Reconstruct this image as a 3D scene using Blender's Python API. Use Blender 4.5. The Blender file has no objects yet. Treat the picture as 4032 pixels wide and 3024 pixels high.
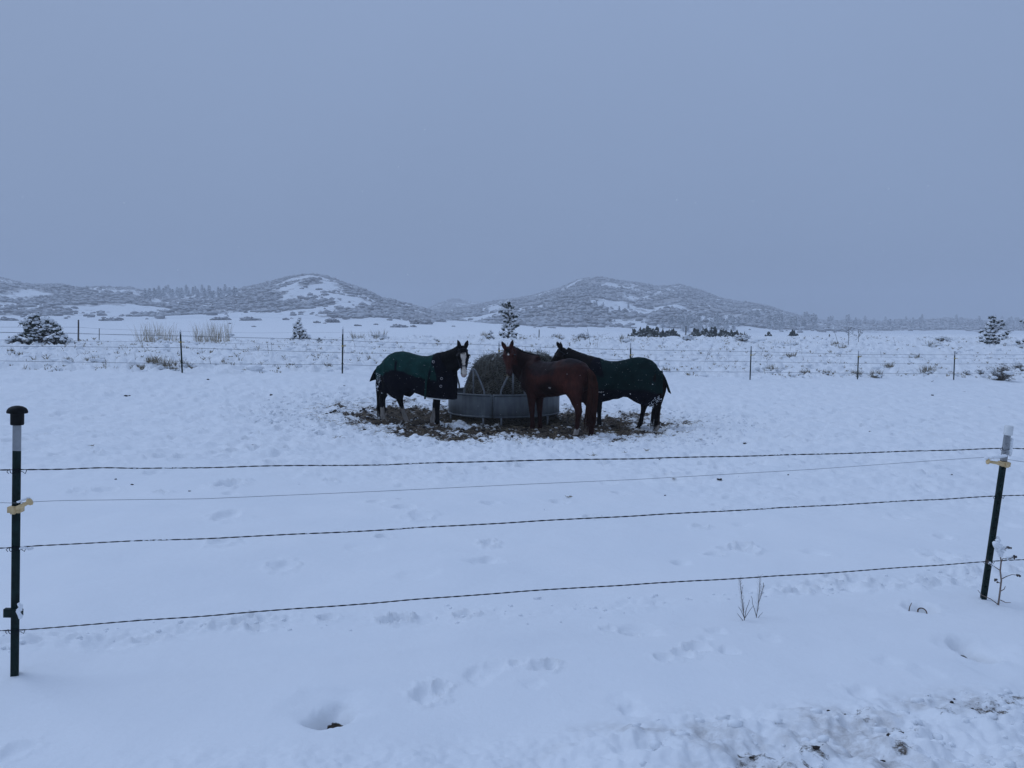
import bpy, math, random
import numpy as np
from mathutils import Vector, Matrix

random.seed(7)
rng = np.random.default_rng(11)
scene = bpy.context.scene
COL = scene.collection

# ------------------------------------------------------------------ camera
CZ = 1.6                      # eye height
F = 3032.0                    # focal length in photo pixels (4032 wide)
PITCH = math.atan((1512 - 1300) / F)
cam_d = bpy.data.cameras.new('camera')
cam_d.sensor_width = 36.0
cam_d.lens = 36.0 * F / 4032.0
cam_d.clip_start = 0.05
cam_d.clip_end = 20000
cam = bpy.data.objects.new('camera', cam_d)
cam.location = (0, 0, CZ)
cam.rotation_euler = (math.pi / 2 - PITCH, 0, 0)
COL.objects.link(cam)
scene.camera = cam

# ------------------------------------------------------------------ sky
SUN_EL, SUN_AZ = math.radians(50), math.radians(-72)
world = bpy.data.worlds.new('World')
scene.world = world
world.use_nodes = True
wn, wl = world.node_tree.nodes, world.node_tree.links
wn.clear()
w_out = wn.new('ShaderNodeOutputWorld')
w_bg = wn.new('ShaderNodeBackground')
w_bg.inputs['Strength'].default_value = 0.1
w_sky = wn.new('ShaderNodeTexSky')
w_sky.sky_type = 'NISHITA'
w_sky.sun_disc = False
w_sky.sun_elevation = SUN_EL
w_sky.sun_rotation = SUN_AZ
w_sky.air_density = 1.0
w_sky.dust_density = 6.0
w_tc = wn.new('ShaderNodeTexCoord')
w_sep = wn.new('ShaderNodeSeparateXYZ')
w_ramp = wn.new('ShaderNodeValToRGB')          # even snow cloud, a little brighter overhead
w_ramp.color_ramp.elements[0].position = 0.0
w_ramp.color_ramp.elements[0].color = (0.200, 0.271, 0.413, 1)
w_ramp.color_ramp.elements[1].position = 1.0
w_ramp.color_ramp.elements[1].color = (0.322, 0.430, 0.668, 1)
w_noise = wn.new('ShaderNodeTexNoise')
w_noise.inputs['Scale'].default_value = 1.3
w_noise.inputs['Detail'].default_value = 3
w_mr = wn.new('ShaderNodeMapRange')
w_mr.inputs['From Min'].default_value = 0.3
w_mr.inputs['From Max'].default_value = 0.7
w_mr.inputs['To Min'].default_value = 9.6
w_mr.inputs['To Max'].default_value = 10.5
w_scale = wn.new('ShaderNodeVectorMath'); w_scale.operation = 'SCALE'
w_mix = wn.new('ShaderNodeMix'); w_mix.data_type = 'RGBA'
w_mix.inputs['Factor'].default_value = 0.975
wl.new(w_tc.outputs['Generated'], w_sep.inputs[0])
wl.new(w_tc.outputs['Generated'], w_noise.inputs['Vector'])
wl.new(w_sep.outputs['Z'], w_ramp.inputs['Fac'])
wl.new(w_noise.outputs['Fac'], w_mr.inputs['Value'])
wl.new(w_ramp.outputs['Color'], w_scale.inputs[0])
wl.new(w_mr.outputs['Result'], w_scale.inputs['Scale'])
wl.new(w_sky.outputs['Color'], w_mix.inputs['A'])
wl.new(w_scale.outputs['Vector'], w_mix.inputs['B'])
wl.new(w_mix.outputs['Result'], w_bg.inputs['Color'])
wl.new(w_bg.outputs['Background'], w_out.inputs['Surface'])

sun_d = bpy.data.lights.new('sun', 'SUN')
sun_d.energy = 0.78
sun_d.angle = math.radians(30)
sun_d.color = (0.60, 0.74, 0.98)               # light filtered through snow cloud
sun = bpy.data.objects.new('sun', sun_d)
COL.objects.link(sun)
sd = Vector((math.sin(SUN_AZ) * math.cos(SUN_EL), math.cos(SUN_AZ) * math.cos(SUN_EL), math.sin(SUN_EL)))
sun.rotation_euler = sd.to_track_quat('Z', 'Y').to_euler()

vs = scene.view_settings
vs.view_transform = 'Standard'
vs.look = 'None'
vs.exposure = 0.06
vs.gamma = 1.0
vs.use_curve_mapping = False
scene.render.engine = 'CYCLES'
scene.cycles.use_denoising = True
scene.cycles.max_bounces = 8
scene.cycles.diffuse_bounces = 4
scene.cycles.volume_bounces = 1
scene.cycles.volume_max_steps = 64

# ------------------------------------------------------------------ helpers
def P(x, y, Y):
    """photo pixel (4032 x 3024) at world depth Y -> world point (numpy, vectorised)"""
    x = np.asarray(x, float); y = np.asarray(y, float); Y = np.asarray(Y, float)
    rx = (x - 2016) / F; uy = (1512 - y) / F
    cp, sp = math.cos(PITCH), math.sin(PITCH)
    dy = cp + uy * sp; dz = -sp + uy * cp
    t = Y / dy
    return np.stack(np.broadcast_arrays(rx * t, Y, CZ + dz * t), -1)

def smooth(a, b, x):
    t = np.clip((x - a) / (b - a), 0, 1)
    return t * t * (3 - 2 * t)

def _hash(ix, iy, seed):
    h = (ix.astype(np.int64) * 374761393 + iy.astype(np.int64) * 668265263 + seed * 1442695041) & 0xFFFFFFFF
    h = ((h ^ (h >> 13)) * 1274126177) & 0xFFFFFFFF
    h = (h ^ (h >> 16)) & 0xFFFFFFFF
    return h.astype(np.float64) / 4294967295.0

def vnoise(x, y, seed=0):
    x = np.asarray(x, float); y = np.asarray(y, float)
    ix = np.floor(x); iy = np.floor(y)
    fx = x - ix; fy = y - iy
    u = fx * fx * fx * (fx * (fx * 6 - 15) + 10); v = fy * fy * fy * (fy * (fy * 6 - 15) + 10)
    def g(ox, oy):
        a = _hash(ix + ox, iy + oy, seed) * 6.2831853
        return np.cos(a) * (fx - ox) + np.sin(a) * (fy - oy)
    n0 = g(0, 0) * (1 - u) + g(1, 0) * u
    n1 = g(0, 1) * (1 - u) + g(1, 1) * u
    return (n0 * (1 - v) + n1 * v) * 1.5

def fbm(x, y, octaves=3, seed=0, gain=0.5):
    s = 0; a = 1.0
    for o in range(octaves):
        s = s + a * vnoise(x * 2 ** o + 17.3 * o, y * 2 ** o - 9.1 * o, seed + o)
        a *= gain
    return s

def tag(o, label=None, cat=None, group=None, kind=None):
    if label: o['label'] = label
    if cat: o['category'] = cat
    if group: o['group'] = group
    if kind: o['kind'] = kind
    return o

def empty(name, loc=(0, 0, 0), rz=0.0):
    o = bpy.data.objects.new(name, None)
    o.empty_display_size = 0.1
    o.location = loc; o.rotation_euler = (0, 0, rz)
    COL.objects.link(o)
    return o

def link(name, me, mats, parent=None):
    o = bpy.data.objects.new(name, me)
    COL.objects.link(o)
    if mats is not None and not len(me.materials):
        for m in (mats if isinstance(mats, (list, tuple)) else [mats]):
            me.materials.append(m)
    if parent is not None:
        o.parent = parent
    return o

class MB:
    """collects numpy vertices and faces into one mesh"""
    def __init__(self):
        self.v = []; self.f = []; self.n = 0; self.mi = []; self.cur = 0
    def add(self, v, f):
        v = np.asarray(v, float).reshape(-1, 3)
        if isinstance(f, np.ndarray):
            ff = (f + self.n).tolist()
        else:
            ff = [[i + self.n for i in q] for q in f]
        self.v.append(v); self.f += ff; self.mi += [self.cur] * len(ff); self.n += len(v)
        return self
    def mesh(self, name, smooth_=True):
        me = bpy.data.meshes.new(name)
        me.from_pydata(np.concatenate(self.v).tolist() if self.v else [], [], self.f)
        if smooth_:
            me.polygons.foreach_set('use_smooth', np.ones(len(me.polygons), bool))
        if any(self.mi):
            me.polygons.foreach_set('material_index', np.array(self.mi, np.int32))
        me.update()
        return me
    def build(self, name, mats, parent=None, smooth_=True):
        return link(name, self.mesh(name, smooth_), mats, parent)
    # --- shapes
    def tube(self, pts, r, sides=6, caps=True, up=None):
        pts = np.asarray(pts, float); n = len(pts)
        r = np.broadcast_to(np.asarray(r, float), (n,))
        tg = np.gradient(pts, axis=0)
        tg /= np.linalg.norm(tg, axis=1)[:, None] + 1e-12
        ref = np.array([0, 0, 1.0]) if up is None else np.asarray(up, float)
        if abs(tg[0] @ ref) > 0.9: ref = np.array([1.0, 0, 0])
        fr = np.zeros((n, 3)); a = np.cross(tg[0], ref); a /= np.linalg.norm(a)
        for i in range(n):
            a = a - tg[i] * (a @ tg[i]); a /= np.linalg.norm(a) + 1e-12
            fr[i] = a
        b = np.cross(tg, fr)
        th = np.arange(sides) * 2 * math.pi / sides
        ring = pts[:, None] + r[:, None, None] * (np.cos(th)[None, :, None] * fr[:, None] + np.sin(th)[None, :, None] * b[:, None])
        i, j = np.meshgrid(np.arange(n - 1), np.arange(sides), indexing='ij')
        j2 = (j + 1) % sides
        q = np.stack([i * sides + j, i * sides + j2, (i + 1) * sides + j2, (i + 1) * sides + j], -1).reshape(-1, 4)
        f = q.tolist()
        if caps:
            f.append(list(range(sides))[::-1]); f.append([(n - 1) * sides + k for k in range(sides)])
        return self.add(ring, f)
    def loft(self, rings, caps=True, closed=True):
        rings = np.asarray(rings, float); n, s = rings.shape[:2]
        i, j = np.meshgrid(np.arange(n - 1), np.arange(s if closed else s - 1), indexing='ij')
        j2 = (j + 1) % s
        f = np.stack([i * s + j, i * s + j2, (i + 1) * s + j2, (i + 1) * s + j], -1).reshape(-1, 4).tolist()
        if caps and closed:
            f.append(list(range(s))[::-1]); f.append([(n - 1) * s + k for k in range(s)])
        return self.add(rings, f)
    def box(self, c, s, rot=None):
        c = np.asarray(c, float); s = np.asarray(s, float) / 2
        v = np.array([[x, y, z] for x in (-1, 1) for y in (-1, 1) for z in (-1, 1)], float) * s
        if rot is not None: v = v @ np.asarray(rot).T
        return self.add(v + c, [[0, 1, 3, 2], [4, 6, 7, 5], [0, 4, 5, 1], [2, 3, 7, 6], [0, 2, 6, 4], [1, 5, 7, 3]])
    def blob(self, c, s, seed=0, rough=0.25, sub=2, flat=None):
        v, f = ICO[sub]
        n = 1 + rough * (vnoise(v[:, 0] * 1.7 + seed * 3.1, v[:, 1] * 1.7 + v[:, 2] * 2.3 + seed, seed) * 1.6)
        w = v * n[:, None] * np.asarray(s, float)
        if flat is not None: w[:, 2] = np.maximum(w[:, 2], -flat)
        return self.add(w + np.asarray(c, float), f)
    def lathe(self, prof, c=(0, 0, 0), sides=16, rot=None):
        th = np.arange(sides) * 2 * math.pi / sides
        rings = []
        for r, z in prof:
            rings.append(np.stack([r * np.cos(th), r * np.sin(th), np.full(sides, z)], -1))
        rings = np.array(rings)
        if rot is not None: rings = rings @ np.asarray(rot).T
        return self.loft(rings + np.asarray(c, float))

def _ico(sub):
    import bmesh
    bm = bmesh.new()
    bmesh.ops.create_icosphere(bm, subdivisions=sub, radius=1)
    v = np.array([x.co[:] for x in bm.verts]); f = np.array([[q.index for q in p.verts] for p in bm.faces])
    bm.free()
    return v, f
ICO = {k: _ico(k) for k in (1, 2, 3)}

def tri_mesh(name, v, f, mats, parent=None, smooth_=True):
    """fast big mesh: v (N,3), f (M,3 or 4)"""
    me = bpy.data.meshes.new(name)
    v = np.ascontiguousarray(v, np.float32); f = np.ascontiguousarray(f, np.int32)
    k = f.shape[1]
    me.vertices.add(len(v)); me.vertices.foreach_set('co', v.ravel())
    me.loops.add(f.size); me.loops.foreach_set('vertex_index', f.ravel())
    me.polygons.add(len(f))
    me.polygons.foreach_set('loop_start', np.arange(len(f), dtype=np.int32) * k)
    if smooth_:
        me.polygons.foreach_set('use_smooth', np.ones(len(f), bool))
    me.update(calc_edges=True)
    return link(name, me, mats, parent)

def vcol(me, name, arr):
    a = me.attributes.new(name, 'FLOAT_COLOR', 'POINT')
    c = np.ones((len(arr), 4), np.float32); c[:, :arr.shape[1]] = arr
    a.data.foreach_set('color', c.ravel())

def vfloat(me, name, arr):
    a = me.attributes.new(name, 'FLOAT', 'POINT')
    a.data.foreach_set('value', np.ascontiguousarray(arr, np.float32))

# ------------------------------------------------------------------ materials
def new_mat(name):
    m = bpy.data.materials.new(name); m.use_nodes = True
    nt = m.node_tree
    return m, nt.nodes, nt.links, nt.nodes['Principled BSDF']

def simple(name, col, rough=0.7, metal=0.0, var=0.25, scale=8.0, bump=0.0, spec=0.3):
    m, n, l, b = new_mat(name)
    b.inputs['Roughness'].default_value = rough
    b.inputs['Metallic'].default_value = metal
    b.inputs['Specular IOR Level'].default_value = spec
    tc = n.new('ShaderNodeTexCoord'); nz = n.new('ShaderNodeTexNoise')
    nz.inputs['Scale'].default_value = scale; nz.inputs['Detail'].default_value = 5
    l.new(tc.outputs['Object'], nz.inputs['Vector'])
    r = n.new('ShaderNodeValToRGB')
    r.color_ramp.elements[0].position = 0.3; r.color_ramp.elements[1].position = 0.7
    r.color_ramp.elements[0].color = tuple(c * (1 - var) for c in col) + (1,)
    r.color_ramp.elements[1].color = tuple(min(1, c * (1 + var)) for c in col) + (1,)
    l.new(nz.outputs['Fac'], r.inputs['Fac']); l.new(r.outputs['Color'], b.inputs['Base Color'])
    if bump:
        bp = n.new('ShaderNodeBump'); bp.inputs['Strength'].default_value = bump; bp.inputs['Distance'].default_value = 0.01
        l.new(nz.outputs['Fac'], bp.inputs['Height']); l.new(bp.outputs['Normal'], b.inputs['Normal'])
    return m

def snow_dusted(name, col, var=0.3, scale=4.0, lo=0.35, hi=0.8, snow=(0.82, 0.84, 0.87)):
    """plant colour with snow lying on the faces that look up"""
    m, n, l, b = new_mat(name)
    b.inputs['Roughness'].default_value = 0.9
    b.inputs['Specular IOR Level'].default_value = 0.1
    geo = n.new('ShaderNodeNewGeometry'); sx = n.new('ShaderNodeSeparateXYZ')
    l.new(geo.outputs['True Normal'], sx.inputs[0])
    ab = n.new('ShaderNodeMath'); ab.operation = 'ABSOLUTE'; l.new(sx.outputs['Z'], ab.inputs[0])
    tc = n.new('ShaderNodeTexCoord'); nz = n.new('ShaderNodeTexNoise')
    nz.inputs['Scale'].default_value = scale; nz.inputs['Detail'].default_value = 4
    l.new(tc.outputs['Object'], nz.inputs['Vector'])
    ad = n.new('ShaderNodeMath'); ad.operation = 'MULTIPLY_ADD'
    ad.inputs[1].default_value = 0.7; l.new(nz.outputs['Fac'], ad.inputs[0]); 
    sb = n.new('ShaderNodeMath'); sb.operation = 'SUBTRACT'; sb.inputs[1].default_value = 0.35
    l.new(ab.outputs[0], sb.inputs[0]); l.new(sb.outputs[0], ad.inputs[2])
    mr = n.new('ShaderNodeMapRange'); mr.interpolation_type = 'SMOOTHSTEP'
    mr.inputs['From Min'].default_value = lo; mr.inputs['From Max'].default_value = hi
    l.new(ad.outputs[0], mr.inputs['Value'])
    r = n.new('ShaderNodeValToRGB')
    r.color_ramp.elements[0].position = 0.3; r.color_ramp.elements[1].position = 0.7
    r.color_ramp.elements[0].color = tuple(c * (1 - var) for c in col) + (1,)
    r.color_ramp.elements[1].color = tuple(c * (1 + var) for c in col) + (1,)
    l.new(nz.outputs['Fac'], r.inputs['Fac'])
    mx = n.new('ShaderNodeMix'); mx.data_type = 'RGBA'
    l.new(mr.outputs['Result'], mx.inputs['Factor']); l.new(r.outputs['Color'], mx.inputs['A'])
    mx.inputs['B'].default_value = snow + (1,)
    l.new(mx.outputs['Result'], b.inputs['Base Color'])
    return m

M = {}
M['green_post'] = simple('green_post_paint', (0.006, 0.018, 0.016), 0.5, 0, 0.5, 25, 0.2, 0.15)
M['silver'] = simple('silver_post_paint', (0.30, 0.31, 0.32), 0.5, 0.1, 0.15, 30)
M['black_plastic'] = simple('black_plastic', (0.005, 0.0055, 0.006), 0.6, 0, 0.3, 60, 0.2, 0.15)
M['white_plastic'] = simple('white_plastic', (0.72, 0.73, 0.72), 0.6, 0, 0.08, 20)
M['cream'] = simple('cream_plastic', (0.66, 0.48, 0.25), 0.45, 0, 0.12, 40)
M['yellow'] = simple('yellow_plastic', (0.50, 0.36, 0.07), 0.5, 0, 0.15, 40)
M['wire'] = simple('dark_wire', (0.010, 0.012, 0.018), 0.7, 0.0, 0.5, 30, 0, 0.1)
M['thin_wire'] = simple('thin_steel_wire', (0.20, 0.21, 0.23), 0.5, 0.3, 0.3, 30)
M['far_wire'] = simple('grey_wire', (0.11, 0.12, 0.14), 0.6, 0.1, 0.2, 10)
M['snow'] = simple('packed_snow', (0.86, 0.88, 0.90), 0.85, 0, 0.04, 12, 0.3, 0.1)
M['mud'] = simple('dark_earth', (0.030, 0.024, 0.021), 0.85, 0, 0.5, 15, 0.4)
M['straw'] = simple('dry_straw', (0.25, 0.20, 0.12), 0.9, 0, 0.4, 3)
M['grass'] = simple('dry_grass', (0.235, 0.195, 0.13), 0.9, 0, 0.5, 1.5)
M['reed'] = simple('tan_reed', (0.44, 0.38, 0.29), 0.9, 0, 0.3, 1.5)
M['stem'] = simple('brown_stem', (0.075, 0.062, 0.055), 0.9, 0, 0.4, 6)
M['twig'] = simple('pale_twig', (0.22, 0.17, 0.145), 0.85, 0, 0.3, 25)
M['bark'] = simple('pine_bark', (0.040, 0.032, 0.028), 0.9, 0, 0.4, 8, 0.3)
M['needles'] = snow_dusted('pine_needles', (0.022, 0.032, 0.021), 0.45, 3.0, 0.68, 1.1)
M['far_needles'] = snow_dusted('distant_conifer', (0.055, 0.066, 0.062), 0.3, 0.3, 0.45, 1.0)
M['juniper'] = snow_dusted('juniper_foliage', (0.075, 0.084, 0.075), 0.5, 1.5, 0.40, 0.95)
M['scrub'] = snow_dusted('grey_scrub', (0.27, 0.265, 0.275), 0.35, 0.25, 0.40, 1.15, (0.62, 0.64, 0.67))
M['near_scrub'] = snow_dusted('near_scrub', (0.14, 0.12, 0.095), 0.35, 2.0, 0.5, 1.0)

# ================================================================== THE LAND
def fence_Y(x):                       # depth of the far fence under photo column x
    return 2354.6 / (110 - 35 * (np.asarray(x, float) - 710) / 3048)

CTRL = [  # photo column, photo row, depth in metres: points where the bare land surface lies
    (2016, 2980, 2.7), (0, 3000, 2.75), (4032, 2960, 2.75), (55, 2655, 3.4), (3880, 2360, 4.7), (2016, 2490, 3.95),
    (300, 2000, 6.9), (3700, 2000, 7.6), (2016, 2100, 6.2), (2016, 1850, 10), (300, 1780, 10), (3700, 1800, 11),
    (1560, 1672, 15.8), (2100, 1708, 15.0), (2570, 1692, 16.2), (2016, 1645, 17.8), (3700, 1640, 17), (300, 1640, 14.5),
    (1400, 1560, 19), (2750, 1570, 21), (0, 1465, 19.9), (710, 1470, 21.4), (1350, 1470, 22.94), (1965, 1480, 24.6),
    (2483, 1487, 26.2), (2956, 1497, 28), (3380, 1495, 29.7), (3758, 1495, 31.4), (4032, 1500, 32.7),
    (4032, 1339, 50), (3200, 1339, 50), (2600, 1339, 50), (2000, 1334, 46), (1500, 1340, 44), (900, 1353, 42),
    (300, 1356, 38), (0, 1356, 36), (3000, 1405, 38), (1350, 1398, 32), (500, 1402, 27), (3800, 1405, 40),
    (2500, 1350, 90), (3200, 1350, 90), (4032, 1350, 90), (3200, 1324, 220), (4032, 1324, 220), (2600, 1330, 220),
    (3200, 1308, 420), (4032, 1308, 420), (2600, 1304, 420),
    (2000, 1340, 70), (2000, 1303, 180), (2000, 1283, 300), (1500, 1345, 65), (1500, 1308, 120), (1500, 1276, 240),
    (1500, 1262, 330), (900, 1352, 62), (900, 1312, 130), (900, 1252, 340), (300, 1358, 56), (300, 1320, 110),
    (300, 1266, 300), (0, 1262, 300), (2250, 1300, 330)]
_c = P(*np.array(CTRL).T)
_cr = np.hypot(_c[:, 0], _c[:, 1])
_cu = np.stack([np.arctan2(_c[:, 0], _c[:, 1]) * 2.2, np.log(_cr)], -1)
_cv = (_c[:, 2] - CZ) / _cr
def _tps_k(d2):
    return 0.5 * d2 * np.log(d2 + 1e-9)
_n = len(_cu)
_A = np.zeros((_n + 3, _n + 3))
_A[:_n, :_n] = _tps_k(((_cu[:, None] - _cu[None]) ** 2).sum(-1)) + np.eye(_n) * 0.004
_A[:_n, _n] = 1; _A[:_n, _n + 1:] = _cu; _A[_n:, :_n] = _A[:_n, _n:].T
_w = np.linalg.solve(_A, np.concatenate([_cv, np.zeros(3)]))

def base_z(X, Y):
    """height of the land without small relief"""
    X = np.asarray(X, float); Y = np.asarray(Y, float)
    sh = np.broadcast(X, Y).shape
    X = np.broadcast_to(X, sh).ravel(); Y = np.broadcast_to(Y, sh).ravel()
    r = np.hypot(X, Y) + 1e-6
    az = np.clip(np.arctan2(X, Y), -0.68, 0.68) * 2.2
    rc = np.clip(r, 2.3, 430)
    lr = np.log(rc)
    out = np.full(len(r), _w[_n]) + _w[_n + 1] * az + _w[_n + 2] * lr
    for i in range(_n):
        out += _w[i] * _tps_k((az - _cu[i, 0]) ** 2 + (lr - _cu[i, 1]) ** 2)
    z = CZ + out * rc
    z = np.where(r > 430, z - 0.004 * (r - 430), z)
    return z.reshape(sh)

def gp(x, y, ymax=430.0):
    """first point of the land seen at photo pixel (x, y)"""
    Ys = np.exp(np.linspace(math.log(2.2), math.log(ymax), 900))
    p = P(np.full(900, x), np.full(900, y), Ys)
    d = p[:, 2] - base_z(p[:, 0], p[:, 1])
    k = np.argmax(d < 0)
    if d[k] >= 0: return p[-1]
    if k == 0: return p[0]
    t = d[k - 1] / (d[k - 1] - d[k] + 1e-12)
    q = p[k - 1] * (1 - t) + p[k] * t
    return q

# far fence line and its signed distance (positive beyond it)
_fa = P(710, 1470, fence_Y(710))[:2]; _fb = P(3758, 1495, fence_Y(3758))[:2]
_fd = (_fb - _fa) / np.linalg.norm(_fb - _fa); _fn = np.array([-_fd[1], _fd[0]])
def beyond(X, Y):
    return (X - _fa[0]) * _fn[0] + (Y - _fa[1]) * _fn[1]

FEED = np.array([*P(1984, 1650, 17.25)[:2]])        # middle of the feeder
FEED_R = 1.24

# hoof prints, hollows and holes: photo column, row, radius m, depth m, stretch along view, rim
DENTS = [
    (1285, 2848, .072, .17, 1.0, .006), (1290, 2800, .15, .05, 1.0, 0), (3862, 2572, .080, .14, 1.0, .008), (3780, 2530, .12, .03, 1.0, 0), (3870, 2540, .13, .045, 1, 0),
    (1690, 2745, .06, .045, 1.3, .014), (1740, 2718, .035, .05, 1, .014), (1645, 2760, .04, .02, 1, .0), (1885, 2672, .06, .035, 1.5, .0), (1950, 2640, .05, .022, 1.4, .004),
    (2030, 2622, .03, .03, 1, .006), (2145, 2628, .05, .045, 1, .014), (2170, 2615, .03, .03, 1, .010), (2100, 2700, .05, .018, 1, 0), (2110, 2640, .03, .02, 1, 0),
    (2490, 2800, .045, .05, 1.6, .0), (2460, 2770, .06, .015, 1.5, .0), (2520, 2490, .09, .045, .9, .0), (2490, 2500, .05, .04, .8, .01), (2615, 2603, .045, .05, .9, .01),
    (2690, 2585, .05, .035, .9, .01), (2745, 2560, .055, .055, .9, .012), (2870, 2572, .045, .03, 1, .004), (2820, 2500, .045, .025, 1, .004), (2780, 2525, .03, .02, 1, 0),
    (3395, 2712, .06, .03, 1.1, .006), (3500, 2600, .05, .02, 1, 0), (3030, 2525, .05, .015, 1, 0), (3110, 2790, .05, .02, 1, 0), (3740, 2790, .07, .05, 1.2, .008), (3340, 2860, .04, .03, 1, .012),
    (2935, 2160, .085, .085, 1.3, .02), (2925, 2140, .05, .05, 1, .02), (2815, 2185, .06, .035, 1, .01), (2680, 2205, .05, .025, 1, 0), (2830, 1990, .07, .03, 1, .01), (2920, 2065, .06, .02, 1, 0),
    (3020, 1912, .09, .05, 1.4, .01), (3370, 2275, .055, .05, 1.1, .012), (3280, 2270, .05, .04, 1, .014), (3150, 2330, .05, .04, 1, .014), (3790, 2300, .06, .04, 1, .012), (3630, 2390, .075, .075, 1.0, .006),
    (905, 1908, .12, .105, 1.5, .03), (890, 2030, .11, .05, 1.4, .01), (1510, 2110, .06, .05, 1.0, .01), (1900, 2200, .11, .035, .8, .0), (1930, 2188, .05, .03, 1, 0), (1440, 2150, .13, .02, 1, 0),
    (1640, 2260, .12, .02, 1, 0), (2680, 2210, .06, .03, 1, 0), (1930, 1985, .08, .05, 1, .01), (2200, 1980, .10, .04, .8, .01), (2450, 1945, .10, .05, .8, .01), (1590, 1995, .10, .05, 1, .01),
    (1480, 1975, .08, .04, 1, .01), (1580, 1960, .05, .04, 1, .01), (1040, 1765, .10, .05, 1, .03), (2390, 2480, .04, .03, 1, .01), (3900, 2620, .10, .02, 1, 0), (3650, 2640, .07, .015, 1, 0),
    (440, 1560, .16, .06, 1, .02), (560, 1525, .14, .06, 1, .02), (450, 1525, .16, .05, 1, .02), (60, 2955, .06, .03, 1, .01), (960, 2440, .06, .04, .8, .015), (1010, 2465, .05, .035, .8, .012),
    (1550, 2440, .07, .05, .7, .02), (1580, 2430, .05, .04, .8, .02), (420, 2520, .12, .03, .6, .012), (580, 2505, .07, .035, .6, .015), (1290, 2430, .05, .03, 1, .01), (1830, 2420, .05, .04, .8, .015)]
_dl = []
for (dx, dy, R, dep, st, rim) in DENTS:
    g = gp(dx, dy)
    if dy > 2440 and dep < .1: dep *= .7; rim *= .7
    _dl.append((g[0], g[1], R, dep, st, rim))
# more hoof prints over the pasture, many round the feeder
while len(_dl) < len(DENTS) + 900:
    a = rng.random()
    if a < .62:
        th = rng.random() * 6.283; rr = 1.4 + abs(rng.normal()) * 3.2
        X, Y = FEED[0] + rr * 1.25 * math.cos(th), FEED[1] + rr * math.sin(th)
    elif a < .975:
        Y = 9.5 + rng.random() * 13; X = (rng.random() - .5) * 1.5 * Y
    else:
        Y = 5 + rng.random() * 5; X = (rng.random() - .5) * 1.5 * Y
    if beyond(X, Y) > -1.2 or Y < 5.2: continue
    far = min(1, Y / 12)
    _dl.append((X, Y, .05 + rng.random() * .06, (.03 + rng.random() * .05) * far, .8 + rng.random() * .8, rng.random() * .03))
DL = np.array(_dl)

TRAIL = np.array([gp(x, y)[:2] for x, y in ((-700, 2600), (0, 2535), (500, 2480), (900, 2440), (1500, 2425), (2100, 2405), (2500, 2385),
                                            (3000, 2335), (3500, 2290), (3960, 2262), (4600, 2210))])

def trail_dist(X, Y):
    return (Y - np.interp(X, TRAIL[:, 0], TRAIL[:, 1]))

def berm_mask(X, Y):
    """ploughed edge along the bottom of the view: strong at the right, faint at the left"""
    lim = np.interp(X, [-3, -1.2, -.3, .3, .8, 1.3, 1.9, 2.6], [2.55, 2.62, 2.70, 2.78, 2.92, 3.02, 3.25, 3.4])
    return smooth(.22, -.12, Y - lim) * np.interp(X, [-2, 0, .6, 1.2], [.35, .55, 1, 1])

def mud_mask(X, Y):
    d = np.hypot((X - FEED[0] - .15) / 1.36, (Y - (FEED[1] - .75)) / 1.02)
    n = fbm(X * .9, Y * .9, 5, 51, .6) * .9
    ring = smooth(3.35, 1.6, d + n) * .98
    # drift of clean snow against the left front of the feeder
    dr = np.hypot((X - (FEED[0] - .95)) / .75, (Y - (FEED[1] - 1.25)) / .42)
    ring = ring * smooth(.55, 1.2, dr + fbm(X * 2, Y * 2, 2, 8) * .4)
    road = berm_mask(X, Y) * smooth(.02, .5, fbm(X * 2.6, Y * 2.6, 3, 77) + np.interp(X, [.2, 1.2, 2.0], [-.6, -.12, .12]))
    out = np.clip(np.maximum(ring, road * .5), 0, 1)
    for (cx, cy, R, dep, st, rim) in DL[:len(DENTS)]:           # darkest mask value low in the deep prints, running up the far wall
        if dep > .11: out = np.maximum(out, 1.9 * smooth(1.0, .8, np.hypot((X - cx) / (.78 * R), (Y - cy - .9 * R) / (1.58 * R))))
    return out

def slush_mask(X, Y):
    return berm_mask(X, Y) * smooth(-.2, .6, fbm(X * 1.6, Y * 1.6, 4, 78, .6) + np.interp(X, [-.4, .5, 1.2, 2.0], [-.6, -.1, .05, .12]))

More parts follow.
